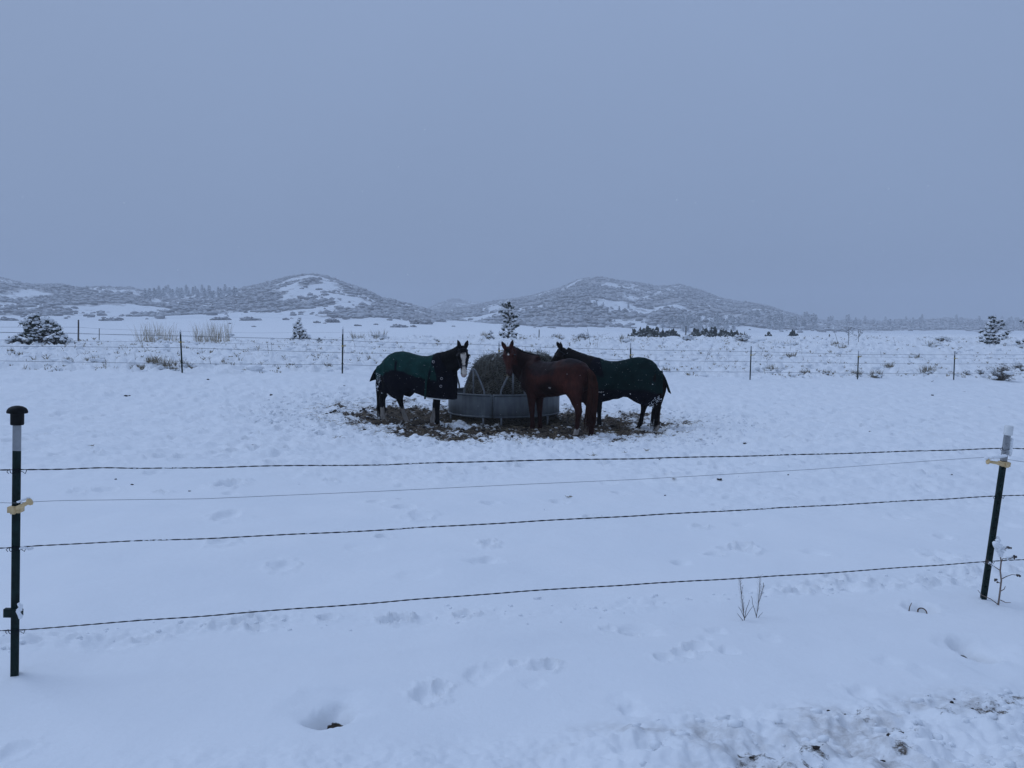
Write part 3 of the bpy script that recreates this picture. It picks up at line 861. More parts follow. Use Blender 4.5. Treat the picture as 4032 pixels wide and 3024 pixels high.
def make_horse(name, origin, yaw, legs, poll, muzzle, top_hint, neck_mid, ears, coat_fn, mane_mat, mane_side, tail_pts, tail_mat, tail_w=.06, neck_fat=1.0, head_w=1.12):
    """origin: world point under the body; legs: list of (front?, side, joints [(x,z)...]); poll, muzzle: world points"""
    root = empty(name, origin, yaw)
    Rl = Matrix.Rotation(-yaw, 3, 'Z')
    def loc(p):
        return np.array((Rl @ (Vector(p) - Vector(origin)))[:])
    def locd(d):
        return np.array((Rl @ Vector(d))[:])
    mb = MB()
    # trunk
    th = np.linspace(0, 2 * math.pi, 25)[:-1]
    rings = []
    for x, zt, zb, w in TORSO:
        zc = zb + (zt - zb) * .52
        c, s = np.cos(th), np.sin(th)
        yy = w * np.sign(s) * np.abs(s) ** .88
        zz = np.where(c > 0, zc + (zt - zc) * np.sign(c) * np.abs(c) ** .92, zc + (zc - zb) * c)
        rings.append(np.stack([np.full(24, x), yy, zz], -1))
    mb.loft(np.array(rings)[:, ::-1])
    # legs
    feet = []
    gz0 = origin[2]
    for front, side, joints in legs:
        jz = np.array([j[1] for j in joints])[::-1]; jx = np.array([j[0] for j in joints])[::-1]
        jy = np.array([j[2] if len(j) > 2 else (.125 if front else .135) for j in joints])[::-1]
        wx, wy = (Matrix.Rotation(yaw, 3, 'Z') @ Vector((joints[-1][0], side * joints[-1][2] if len(joints[-1]) > 2 else side * .13, 0)))[:2]
        dz = float(base_z(origin[0] + wx, origin[1] + wy)) - gz0 - .012
        rings = []
        for z, rx, ry in (FRONT if front else HIND):
            x = np.interp(z, jz, jx); y = side * np.interp(z, jz, jy)
            zz = z + dz * (1 - min(1, z / .9))
            if z <= .065: x += (.065 - z) * .35
            rings.append(np.stack([x + rx * np.cos(th), y + ry * np.sin(th), np.full(24, zz)], -1))
        mb.loft(np.array(rings)[::-1])
        feet.append((front, side, joints[-1][0], dz))
    # head
    pl = loc(poll); mz = loc(muzzle)
    L = np.linalg.norm(mz - pl); a = (mz - pl) / L
    n_ = locd(top_hint); n_ = n_ - a * (n_ @ a); n_ /= np.linalg.norm(n_)
    s_ = np.cross(a, n_)
    k = L / .60
    HEAD = [(-.07, .01, .15, .055), (-.02, .05, .215, .08), (.06, .068, .255, .096), (.14, .074, .28, .106), (.20, .074, .275, .105), (.27, .068, .245, .092), (.34, .06, .20, .074),
            (.42, .052, .165, .062), (.49, .046, .147, .058), (.55, .040, .138, .061), (.59, .024, .112, .055), (.615, .0, .075, .040), (.625, -.02, .035, .02)]
    rings = []
    for d, tp, dep, hw in HEAD:
        c = pl + a * d * k + n_ * (tp - dep / 2) * k
        cc, ss = np.cos(th), np.sin(th)
        wv = np.where(cc > 0, 1.0, .78 if d < .4 else .9)       # jaw narrower than the brow
        rings.append(c + k * dep / 2 * cc[:, None] * n_ + k * hw * head_w * (ss * wv)[:, None] * s_)
    rr = np.array(rings)
    mb.loft(rr)
    for sgn in (-1, 1):                                         # brow and cheek bulges
        mb.blob(pl + a * .165 * k + n_ * .035 * k + s_ * sgn * .088 * k, (.042, .042, .042), 3, .05, 2)
        mb.blob(pl + a * .16 * k - n_ * .10 * k + s_ * sgn * .055 * k, (.085, .085, .085), 4, .05, 2)
        mb.blob(pl + a * .555 * k + n_ * .005 * k + s_ * sgn * .045 * k, (.028, .028, .03), 5, .05, 2)
    # neck
    B = np.array([.50, 0, 1.20]); E = pl - n_ * .085 * k + a * .04 * k
    Mi = np.array(neck_mid, float)
    ts = np.linspace(0, 1, 9); rings = []
    path = ((1 - ts) ** 2)[:, None] * B + (2 * ts * (1 - ts))[:, None] * Mi + (ts ** 2)[:, None] * E
    tg = np.gradient(path, axis=0); tg /= np.linalg.norm(tg, axis=1)[:, None]
    hh = np.interp(ts, [0, .3, .65, 1], [.305, .235, .175, .135]) * neck_fat
    hw = np.interp(ts, [0, .3, .65, 1], [.175, .14, .108, .09])
    ups = []
    for i in range(9):
        u = np.array([0, 0, 1.0]) + np.array([-.35, 0, 0]) * (1 - ts[i]) + .5 * ts[i] * n_; u = u - tg[i] * (u @ tg[i]); u /= np.linalg.norm(u)
        sd_ = np.cross(tg[i], u); ups.append(u)
        rings.append(path[i] + hh[i] * np.cos(th)[:, None] * u + hw[i] * np.sin(th)[:, None] * sd_)
    mb.loft(np.array(rings))
    # ears
    for sgn, tilt in zip((1, -1), ears):
        e0 = pl + a * .0 * k + n_ * .035 * k + s_ * sgn * .055 * k
        ed = np.array(locd(tilt)); ed /= np.linalg.norm(ed)
        er = np.array([.030, .042, .044, .034, .018, .006]); ez = np.array([-.03, .03, .075, .12, .155, .178])
        mb.tube(e0 + ed * ez[:, None], er, 10)
    raw = mb.mesh('raw')
    tmp = bpy.data.objects.new('tmp', raw); COL.objects.link(tmp)
    rm = tmp.modifiers.new('r', 'REMESH'); rm.mode = 'VOXEL'; rm.voxel_size = .0135
    sm = tmp.modifiers.new('s', 'SMOOTH'); sm.factor = .5; sm.iterations = 5
    dg = bpy.context.evaluated_depsgraph_get()
    me = bpy.data.meshes.new_from_object(tmp.evaluated_get(dg))
    bpy.data.objects.remove(tmp)
    me.name = 'body'
    co = np.zeros(len(me.vertices) * 3, np.float32); me.vertices.foreach_get('co', co); co = co.reshape(-1, 3).astype(float)
    nv = np.zeros_like(co, dtype=np.float32).ravel(); me.vertices.foreach_get('normal', nv); nv = nv.reshape(-1, 3)
    me.polygons.foreach_set('use_smooth', np.ones(len(me.polygons), bool))
    q = co - pl
    hd = q @ a / k; hn = q @ n_ / k; hs = q @ s_ / k
    hs = hs / head_w
    ishead = (hd > -.05) & (hd < .66) & (np.abs(hs) < .14) & (hn < .14) & (hn > -.26)
    vcol(me, 'coat', coat_fn(co, nv, ishead, hd, hn, hs))
    mus = .010 * fbm(co[:, 0] * 5.5 + 3, co[:, 2] * 4.5 + np.sign(co[:, 1]) * 7, 3, 17) * smooth(.35, .7, co[:, 2]) * (1 - .8 * ishead)
    me.vertices.foreach_set('co', (co + nv * mus[:, None]).astype(np.float32).ravel()); me.update()
    body = link('body', me, M['coat'], root)
    for sgn in (-1, 1):
        e = MB().blob(pl + a * .165 * k + n_ * .04 * k + s_ * sgn * .112 * head_w * k, (.021, .021, .021), 1, 0, 2).build('eye', M['eye'], root)
    # mane: locks hanging from the crest to one side
    mm = MB(); r = np.random.default_rng(5)
    for q_ in range(280):
        t = .05 + .93 * r.random()
        c = np.array([np.interp(t, ts, path[:, d]) for d in range(3)]); u = np.array([np.interp(t, ts, np.array(ups)[:, d]) for d in range(3)])
        h_ = np.interp(t, ts, hh); w_ = np.interp(t, ts, hw)
        tt = np.array([np.interp(t, ts, tg[:, d]) for d in range(3)])
        sd_ = np.cross(tt, u) * mane_side
        p0 = c + u * (h_ * .97) + tt * r.normal() * .01
        ln = .10 + .12 * r.random()
        p1 = p0 + u * .02 + sd_ * .04; p2 = c + u * (h_ * .55) + sd_ * (w_ * .9 + .012) + tt * r.normal() * .02; p3 = p2 - np.array([0, 0, ln * .6]) + tt * r.normal() * .02
        mm.tube([p0 - u * .02, p1, p2, p3], [.006, .008, .007, .002], 4)
    for q_ in range(14):                                        # forelock
        p0 = pl + n_ * .05 * k + s_ * r.normal() * .02
        mm.tube([p0, p0 + n_ * .025 + a * .04, p0 + n_ * .02 + a * (.10 + .05 * r.random()) + s_ * r.normal() * .015], [.008, .009, .002], 4)
    mm.build('mane', mane_mat, root)
    # tail
    tm = MB(); tp = np.array(tail_pts, float)
    tt = np.linspace(0, 1, 9)
    tpar = np.linspace(0, 1, len(tp))
    basep = np.stack([np.interp(tt, tpar, tp[:, d]) for d in range(3)], -1)
    basep[1:-1] = basep[1:-1] * .5 + .25 * (basep[:-2] + basep[2:])
    for q_ in range(170):
        oa = r.random() * 6.283; orr = math.sqrt(r.random()) * tail_w
        spread = np.interp(tt, [0, .15, .5, 1], [.25, .55, 1.0, 1.05])
        off = np.stack([np.cos(oa) * orr * spread, np.sin(oa) * orr * spread, np.zeros(9)], -1)
        wob = np.stack([np.sin(tt * 5 + oa * 3) * .012 * tt, np.cos(tt * 6 + oa * 2) * .012 * tt, np.zeros(9)], -1)
        end = .80 + .22 * r.random()
        pts = np.stack([np.interp(np.linspace(0, end, 9), tt, basep[:, d]) if end <= 1 else basep[:, d] for d in range(3)], -1)
        tm.tube(pts + off + wob, np.interp(tt, [0, .6, 1], [.013, .012, .002]), 4)
    tm.build('tail', tail_mat, root)
    return root, dict(pl=pl, a=a, n=n_, s=s_, k=k, loc=loc)

def socks(col, co, legs_white, colour, jag=.03):
    """legs_white: (xmin, xmax, side or 0, height)"""
    for x0, x1, side, h in legs_white:
        m = (co[:, 0] > x0) & (co[:, 0] < x1) & (co[:, 2] < h + jag * vnoise(co[:, 0] * 30, co[:, 1] * 30, 3) + jag * vnoise(co[:, 2] * 20, co[:, 1] * 20, 4))
        if side: m &= co[:, 1] * side > 0
        col[m] = colour
    return col

def make_blanket(root, mat, hem, split, x0, x1, boundary, seed, flap, lift=.03):
    """cloth over the back; hem(x) = height of the lower edge, boundary(x, z) -> 1 where navy"""
    xs = np.linspace(x0, x1, 130); nv_ = 60
    rings = []
    for x in xs:
        zt, zb, w = torso_at(min(x, .735))
        xx = x
        # in front the cloth closes round the breast
        zc = zb + (zt - zb) * .52
        wmax = max(w, .20 if x < .3 else .115) + lift
        if x < -.70: wmax = max(wmax, .235)
        h = hem(x)
        pts = []
        half = nv_ // 2
        nu = 14
        for q in range(half + 1):
            if q <= nu:
                an = q / nu * math.pi / 2
                y = wmax * math.sin(an) ** .9; z = zc + (zt + lift - zc) * math.cos(an) ** .85 if q < nu else zc
            else:
                t = (q - nu) / (half - nu)
                z = zc + (h - zc) * t
                y = wmax * (1 + .0 * t) - .035 * t + .012 * math.sin(x * 17 + seed) * t
            pts.append((xx, y, z))
        left = [(p[0], p[1], p[2]) for p in pts][::-1]; right = [(p[0], -p[1], p[2]) for p in pts][1:]
        rings.append(left + right)
    for dx, ys in ((.022, .86), (.040, .62), (.050, .32), (.053, .02)):
        rings.append([(x1 + dx, p[1] * ys, p[2]) for p in rings[len(xs) - 1]])
    R = np.array(rings)
    fold = fbm(R[..., 0] * 5 + R[..., 2] * 3.5, R[..., 2] * 1.6 + seed, 3, seed) * .026 + .015 * np.sin(R[..., 0] * 16 + R[..., 2] * 5 + seed) * smooth(1.15, .75, R[..., 2])
    fold = fold + .016 * np.abs(vnoise(R[..., 0] * 3.2 + R[..., 2] * 3.0, R[..., 2] * 1.2 - R[..., 0] * 1.1, seed + 4))
    R[..., 1] += np.sign(R[..., 1]) * fold * np.clip(np.abs(R[..., 1]) * 6, 0, 1)
    mb = MB(); mb.loft(R, caps=False, closed=False)
    bl = mb.build('blanket', [mat, M['lining']], root)
    sol = bl.modifiers.new('thick', 'SOLIDIFY'); sol.thickness = .010; sol.offset = -1
    bl.modifiers.new('sub', 'SUBSURF').levels = 1; bl.modifiers['sub'].render_levels = 1
    co = R.reshape(-1, 3)
    vfloat(bl.data, 'navy', boundary(co[:, 0], co[:, 2]))
    # tail flap
    fr = []
    for t in np.linspace(0, 1, 12):
        x = np.interp(t, [0, .5, 1], [flap[0][0], flap[1][0], flap[2][0]]); z = np.interp(t, [0, .5, 1], [flap[0][1], flap[1][1], flap[2][1]])
        w = .10 + .075 * math.sin(t * 2.2)
        fr.append([(x + .05 * (1 - (y / w) ** 2) if w else x, y, z + .03 * (1 - (y / w) ** 2)) for y in np.linspace(-w, w, 9)])
    fb = MB().loft(np.array(fr), caps=False, closed=False)
    fo = fb.build('tail_flap', mat, bl)
    vfloat(fo.data, 'navy', np.full(12 * 9, split))
    s2 = fo.modifiers.new('thick', 'SOLIDIFY'); s2.thickness = .012
    # pale binding along parts of the hem, following the cloth edge
    return bl, R

# ---- places of the three horses
def at_ground(x, Y):
    X = (x - 2016) / F * Y
    return (X, Y, float(base_z(X, Y)))

# -- horse with the white blaze (left)
oL = at_ground(1648, 15.9); yL = math.radians(-20)
def coat_L(co, nv, ishead, hd, hn, hs):
    c = np.tile(np.array([.0030, .0026, .0032]), (len(co), 1))
    white = np.array([.50, .44, .38])
    c = socks(c, co, [(-.95, -.58, 0, .36), (-.58, -.1, 0, .34), (.05, .7, 1, .36)], white * .62)
    w = np.interp(hd, [.08, .12, .2, .32, .42, .50, .56], [.004, .052, .050, .026, .032, .048, .05]) + .006 * vnoise(hd * 25, hs * 10, 2)
    m = ishead & (np.abs(hs + .004) < w) & (hd > .10) & (hd < .64) & (hn > np.interp(hd, [.0, .5, .6], [.03, -.01, -.14]))
    c[m] = white
    m = ishead & (hd > .57) & (hn > -.09)
    c[m] = np.array([.42, .33, .30])
    m = co[:, 2] < .055
    c[m] = np.array([.16, .12, .09])
    return c
hL, iL = make_horse('horse', oL, yL,
    [(True, -1, [(.47, 1.1), (.47, .80), (.475, .46), (.48, .14), (.50, 0)]), (True, 1, [(.44, 1.1), (.40, .80), (.32, .46), (.25, .14), (.235, 0)]),
     (False, -1, [(-.58, 1.2), (-.60, .86), (-.79, .52), (-.775, .14), (-.74, 0)]), (False, 1, [(-.50, 1.2), (-.42, .86), (-.53, .52), (-.40, .14), (-.33, 0)])],
    tuple(P(1822, 1372, 15.25)), tuple(P(1827, 1480, 15.08)), (.10, -1, .25), (.93, -.04, 1.40),
    ((-.30, -.1, .95), (.28, -.1, .95)), coat_L, M['hair_black'], 1, [(-.80, 0, 1.24), (-.90, 0, 1.12), (-.90, -.04, .80), (-.86, -.05, .5), (-.86, -.06, .10)], M['hair_black'], .085)
tag(hL, 'black horse with a broad white blaze and white socks, in green and navy blanket', 'horse', 'horses at the hay feeder')

hemL = lambda x: np.interp(x, [-.90, -.78, -.60, -.45, -.36, -.22, -.06, .16, .36, .6, .8], [.86, .74, .66, .57, .55, .66, .735, .66, .60, .575, .565])
def boundL(x, z):
    b = np.interp(x, [-.9, -.72, -.62, -.45, -.30, .06, .35, .50], [.93, 1.0, 1.10, 1.15, 1.15, 1.04, .97, .95]) + 0 * z
    nav = smooth(.008, -.008, z - b)
    nav = np.maximum(nav, smooth(.40, .42, x) * smooth(1.24, 1.28, z))       # dark neck piece
    nav = np.maximum(nav, smooth(.515, .53, x + .25 * np.maximum(0, z - 1.05)))
    nav = np.maximum(nav, smooth(.028, .018, np.abs(x + .36)) * smooth(1.38, 1.30, z))          # dark gore over the hip
    nav = np.maximum(nav, smooth(.022, .014, np.abs(x - .385 - .1 * (z - 1))) * smooth(1.22, 1.18, z))  # surcingle strap
    return nav
bL, RL = make_blanket(hL, M['blanket_a'], hemL, .75, -.885, .80, boundL, 3, [(-.80, 1.30), (-.96, 1.12), (-1.07, .90)])

def hem_strip(root, R, side, i0, i1, mat, name='binding', w=.012):
    pts = R[i0:i1, -1 if side < 0 else 0].copy()
    pts[:, 1] += side * .012
    return MB().tube(pts, w, 6).build(name, mat, root)
hem_strip(bL, RL, -1, 92, 122, M['binding']); hem_strip(bL, RL, -1, 22, 31, M['binding'], 'binding', .010)
for (bx, bz) in ((.635, 1.0), (.62, .845), (.48, 1.335)):
    w = torso_at(min(bx, .73))[2] + .05
    t = np.linspace(0, 6.283, 13)[:-1]
    o = MB().tube(np.stack([bx + .026 * np.cos(t), np.full(12, -w), bz + .022 * np.sin(t)], -1).repeat(1, 0), .005, 5).build('buckle', M['buckle'], bL)
# leg strap hanging below the girth
MB().loft(np.array([[(.33 + .02 * t - .075 * t, -.335 + .02 * t, 1.16 - .58 * t), (.375 - .06 * t, -.34 + .02 * t, 1.16 - .58 * t), (.375 - .06 * t, -.332 + .02 * t, 1.16 - .58 * t), (.33 - .055 * t, -.327 + .02 * t, 1.16 - .58 * t)] for t in np.linspace(0, 1, 8)])).build('surcingle_strap', M['blanket_a'], bL)
# halter
def halter(root, inf, mat, seen=True):
    pl, a, n_, s_, k = inf['pl'], inf['a'], inf['n'], inf['s'], inf['k']
    t = np.linspace(0, 6.283, 25)
    h = MB()
    h.tube([pl + a * .40 * k + n_ * (-.025 + .094 * math.cos(q)) * k + s_ * .072 * math.sin(q) * k for q in t], .010, 5)
    h.tube([pl + a * .03 * k + n_ * (-.06 + .135 * math.cos(q)) * k + s_ * .105 * math.sin(q) * k for q in t], .010, 5)
    for sg in (-1, 1):
        h.tube([pl + a * .05 * k - n_ * .07 * k + s_ * sg * .105 * k, pl + a * .25 * k - n_ * .07 * k + s_ * sg * .100 * k, pl + a * .40 * k - n_ * .03 * k + s_ * sg * .075 * k], .009, 5)
    return h.build('halter', mat, root)
halter(hL, iL, M['strap'])

# -- chestnut horse (middle)
oC = at_ground(2180, 15.05); yC = math.radians(143)
def coat_C(co, nv, ishead, hd, hn, hs):
    base = np.array([.030, .0082, .0054])
    c = np.tile(base, (len(co), 1))
    x, y, z = co.T
    n = fbm(x * 4, z * 4, 3, 12)[:, None]
    c = c * (1 + .25 * n)
    # wet dark back and neck, redder flank and thigh
    wet = .8 * smooth(.25, -.15, np.hypot((x - .13) / .30, (z - 1.32) / .16) - 1 + .3 * fbm(x * 9, z * 9, 3, 4))
    wet = np.maximum(wet, smooth(1.33, 1.46, z + .05 * vnoise(x * 5, y * 5, 2)) * smooth(-.25, -.4, x))
    c = c * (1 - wet[:, None]) + np.array([.0115, .0065, .0075]) * wet[:, None]
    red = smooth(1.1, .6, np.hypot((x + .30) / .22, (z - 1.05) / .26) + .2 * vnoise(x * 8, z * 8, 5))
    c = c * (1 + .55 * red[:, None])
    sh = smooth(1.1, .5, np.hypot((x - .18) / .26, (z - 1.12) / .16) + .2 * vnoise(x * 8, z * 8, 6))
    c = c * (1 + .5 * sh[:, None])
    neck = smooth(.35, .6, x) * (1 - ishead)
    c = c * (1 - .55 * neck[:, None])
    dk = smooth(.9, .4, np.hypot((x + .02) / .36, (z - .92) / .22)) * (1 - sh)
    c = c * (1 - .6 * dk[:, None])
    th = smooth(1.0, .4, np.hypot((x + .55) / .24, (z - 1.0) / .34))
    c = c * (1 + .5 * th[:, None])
    c[ishead] *= 1.35
    c = socks(c, co, [(-.80, -.36, 1, .17)], np.array([.40, .36, .32]))
    m = ishead & (np.hypot(hs / .019, (hd - .145) / .042) < 1 + .2 * vnoise(hd * 40, hs * 40, 1)) & (hn > .0)
    c[m] = np.array([.55, .50, .46])
    m = ishead & (hd > .50)
    c[m] = c[m] * np.array([.75, .9, 1.1]) + .01
    m = (np.hypot((x + .08) / .022, (z - .93) / .018) < 1 + .3 * vnoise(x * 40, z * 40, 3)) & (y > 0)
    c[m] = np.array([.30, .28, .27])
    c[z < .05] = np.array([.06, .04, .03])
    return c
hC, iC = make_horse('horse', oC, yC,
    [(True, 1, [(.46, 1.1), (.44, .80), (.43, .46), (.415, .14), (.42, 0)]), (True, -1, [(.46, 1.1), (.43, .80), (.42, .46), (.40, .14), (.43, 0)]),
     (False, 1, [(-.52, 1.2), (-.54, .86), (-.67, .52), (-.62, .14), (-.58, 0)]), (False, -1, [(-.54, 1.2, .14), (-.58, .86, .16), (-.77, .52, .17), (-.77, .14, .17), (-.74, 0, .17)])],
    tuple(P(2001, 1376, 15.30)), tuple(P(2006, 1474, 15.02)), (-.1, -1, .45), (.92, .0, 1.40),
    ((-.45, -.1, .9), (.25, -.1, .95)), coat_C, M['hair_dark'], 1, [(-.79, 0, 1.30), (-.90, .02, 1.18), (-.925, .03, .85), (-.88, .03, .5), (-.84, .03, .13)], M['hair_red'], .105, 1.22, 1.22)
tag(hC, 'bare chestnut horse with a small white star, standing in front of the feeder', 'horse', 'horses at the hay feeder')
mb = MB()
for k in range(9):                                              # hay in its mouth
    p = iC['pl'] + iC['a'] * .60 * iC['k'] - iC['n'] * .05
    d = np.array([rng.normal() * .3, 1.0 * (1 if k < 7 else -1), rng.normal() * .25]) * (.06 + .07 * rng.random())
    mb.tube([p - d * .3, p + d * .4 + np.array([0, 0, .01]), p + d], .0035, 4)
tag(mb.build('hay_wisp', M['straw']), 'wisp of hay held in the mouth of the chestnut horse', 'hay')
bpy.data.objects['hay_wisp'].matrix_world = Matrix.Translation(Vector(oC)) @ Matrix.Rotation(yC, 4, 'Z')

# -- bay horse in the dark green blanket (right)
oR = at_ground(2442, 16.25); yR = math.radians(171)
def coat_R(co, nv, ishead, hd, hn, hs):
    c = np.tile(np.array([.0058, .0036, .0030]), (len(co), 1))
    x, y, z = co.T
    c = c * (1 + .3 * fbm(x * 5, z * 5, 2, 3)[:, None])
    m = (z < .42) & (x < -.55); c[m] = np.array([.020, .010, .006])
    m = ishead & (hd > .1) & (hd < .5); c[m] = np.array([.010, .0055, .004])
    c = socks(c, co, [(-.95, -.58, 1, .10)], np.array([.30, .26, .22]))
    return c
hR, iR = make_horse('horse', oR, yR,
    [(True, 1, [(.46, 1.1), (.44, .80), (.43, .46), (.42, .14), (.42, 0)]), (True, -1, [(.46, 1.1), (.47, .80), (.52, .46), (.55, .14), (.58, 0)]),
     (False, 1, [(-.56, 1.2), (-.60, .86), (-.79, .52), (-.79, .14), (-.755, 0)]), (False, -1, [(-.50, 1.2), (-.44, .86), (-.52, .52), (-.44, .14), (-.39, 0)])],
    tuple(P(2213, 1378, 16.45)), tuple(P(2150, 1462, 16.52)), (-.75, -.1, .66), (.95, -.02, 1.42),
    ((-.50, 0, .86), (-.05, 0, 1)), coat_R, M['hair_black'], 1, [(-.80, 0, 1.24), (-.90, .0, 1.10), (-.86, .10, .80), (-.74, .16, .5), (-.70, .18, .04)], M['hair_dark'], .085)
tag(hR, 'dark bay horse in a dark green blanket, partly behind the chestnut, facing left', 'horse', 'horses at the hay feeder')
hemR = lambda x: np.interp(x, [-.90, -.80, -.64, -.46, -.31, -.16, -.08, .03, .12, .40, .8], [.68, .55, .51, .54, .61, .70, .71, .665, .66, .575, .56])
def boundR(x, z):
    b = np.interp(x, [-.9, -.8, -.5, -.1, .5], [.74, .78, .86, .86, .86]) + 0 * z
    nav = smooth(.03, -.03, z - b)
    return np.maximum(nav, smooth(.36, .38, x - .25 * (z - 1.3)) * smooth(1.12, 1.16, z))
bR, RR = make_blanket(hR, M['blanket_b'], hemR, .15, -.885, .80, boundR, 8, [(-.80, 1.30), (-.955, 1.08), (-1.06, .78)])
hem_strip(bR, RR, 1, 9, 22, M['binding'], 'binding', .010)
halter(hR, iR, M['strap'])
# lettering on the blanket side
tc_ = bpy.data.curves.new('lettering', 'FONT'); tc_.body = 'Tough 1'; tc_.size = .042; tc_.extrude = .002; tc_.align_x = 'CENTER'
to = bpy.data.objects.new('tmp_text', tc_); COL.objects.link(to)
me = bpy.data.meshes.new_from_object(to.evaluated_get(bpy.context.evaluated_depsgraph_get()))
bpy.data.objects.remove(to)
tx = link('lettering', me, M['binding'], bR)
tx.matrix_local = Matrix.Translation((.39, .325, .80)) @ Matrix.Rotation(math.pi, 4, 'Z') @ Matrix.Rotation(math.pi / 2, 4, 'X')
# patches of snow sticking to the rear of the blankets
for (par, R_, side, spots, seed) in ((bR, RR, 1, [(-.80, .70), (-.76, .62), (-.83, .66), (-.72, .66), (-.62, .54), (-.68, .53)], 3), (bL, RL, -1, [(-.80, .82), (-.78, .90), (-.82, .78), (-.76, .98), (-.80, 1.05)], 9)):
    sb = MB()
    for q in range(70):
        cx, cz = spots[q % len(spots)]
        sb.blob((cx + rng.normal() * .02, side * (.275 + rng.normal() * .006), cz + rng.normal() * .035), (.003 + .009 * rng.random() ** 2, .004, .003 + .010 * rng.random() ** 2), q, .5, 1)
    sb.build('clinging_snow', M['snow'], par)['kind'] = 'stuff'

# ================================================================== FEEDER AND BALE
M['galv'] = None
def galv_material():
    m, n, l, b = new_mat('galvanised_sheet')
    b.inputs['Roughness'].default_value = .55; b.inputs['Metallic'].default_value = .25
    tc = n.new('ShaderNodeTexCoord'); mp = n.new('ShaderNodeMapping'); mp.inputs['Scale'].default_value = (14, 14, 1.2)
    l.new(tc.outputs['Object'], mp.inputs['Vector'])
    a = n.new('ShaderNodeTexNoise'); a.inputs['Scale'].default_value = 1; a.inputs['Detail'].default_value = 5
    l.new(mp.outputs['Vector'], a.inputs['Vector'])
    c = n.new('ShaderNodeTexNoise'); c.inputs['Scale'].default_value = 5; c.inputs['Detail'].default_value = 6
    l.new(tc.outputs['Object'], c.inputs['Vector'])
    r = n.new('ShaderNodeValToRGB'); r.color_ramp.elements[0].position = .35; r.color_ramp.elements[0].color = (.075, .088, .097, 1)
    r.color_ramp.elements[1].position = .8; r.color_ramp.elements[1].color = (.175, .19, .20, 1)
    mxn = n.new('ShaderNodeMix'); mxn.data_type = 'FLOAT'; mxn.inputs['Factor'].default_value = .45
    l.new(a.outputs['Fac'], mxn.inputs['A']); l.new(c.outputs['Fac'], mxn.inputs['B'])
    l.new(mxn.outputs['Result'], r.inputs['Fac']); l.new(r.outputs['Color'], b.inputs['Base Color'])
    return m
M['galv'] = galv_material()
M['pipe'] = simple('galvanised_pipe', (.19, .20, .212), .5, .3, .25, 12)
def hay_material():
    m, n, l, b = new_mat('hay')
    b.inputs['Roughness'].default_value = .95; b.inputs['Specular IOR Level'].default_value = .05
    tc = n.new('ShaderNodeTexCoord'); mp = n.new('ShaderNodeMapping'); mp.inputs['Scale'].default_value = (18, 18, 55)
    l.new(tc.outputs['Object'], mp.inputs['Vector'])
    a = n.new('ShaderNodeTexNoise'); a.inputs['Scale'].default_value = 1; a.inputs['Detail'].default_value = 6; a.inputs['Distortion'].default_value = 1.5
    l.new(mp.outputs['Vector'], a.inputs['Vector'])
    r = n.new('ShaderNodeValToRGB'); r.color_ramp.elements[0].position = .4; r.color_ramp.elements[0].color = (.020, .018, .012, 1)
    r.color_ramp.elements[1].position = .66; r.color_ramp.elements[1].color = (.15, .135, .105, 1)
    l.new(a.outputs['Fac'], r.inputs['Fac'])
    geo = n.new('ShaderNodeNewGeometry'); sx = n.new('ShaderNodeSeparateXYZ'); l.new(geo.outputs['Normal'], sx.inputs[0])
    c = n.new('ShaderNodeTexNoise'); c.inputs['Scale'].default_value = 9; c.inputs['Detail'].default_value = 5; l.new(tc.outputs['Object'], c.inputs['Vector'])
    mul = n.new('ShaderNodeMath'); mul.operation = 'MULTIPLY'; l.new(sx.outputs['Z'], mul.inputs[0]); l.new(c.outputs['Fac'], mul.inputs[1])
    th = n.new('ShaderNodeMapRange'); th.inputs['From Min'].default_value = .43; th.inputs['From Max'].default_value = .56; l.new(mul.outputs[0], th.inputs['Value'])
    mx = n.new('ShaderNodeMix'); mx.data_type = 'RGBA'; l.new(th.outputs['Result'], mx.inputs['Factor']); l.new(r.outputs['Color'], mx.inputs['A']); mx.inputs['B'].default_value = (.6, .61, .6, 1)
    l.new(mx.outputs['Result'], b.inputs['Base Color'])
    bp = n.new('ShaderNodeBump'); bp.inputs['Strength'].default_value = .9; bp.inputs['Distance'].default_value = .03
    l.new(a.outputs['Fac'], bp.inputs['Height']); l.new(bp.outputs['Normal'], b.inputs['Normal'])
    return m
M['hay'] = hay_material()
M['net'] = simple('bale_net', (.17, .17, .155), .8, 0, .3, 6)
M['bale_straw'] = simple('grey_hay', (.17, .165, .14), .95, 0, .5, 4)

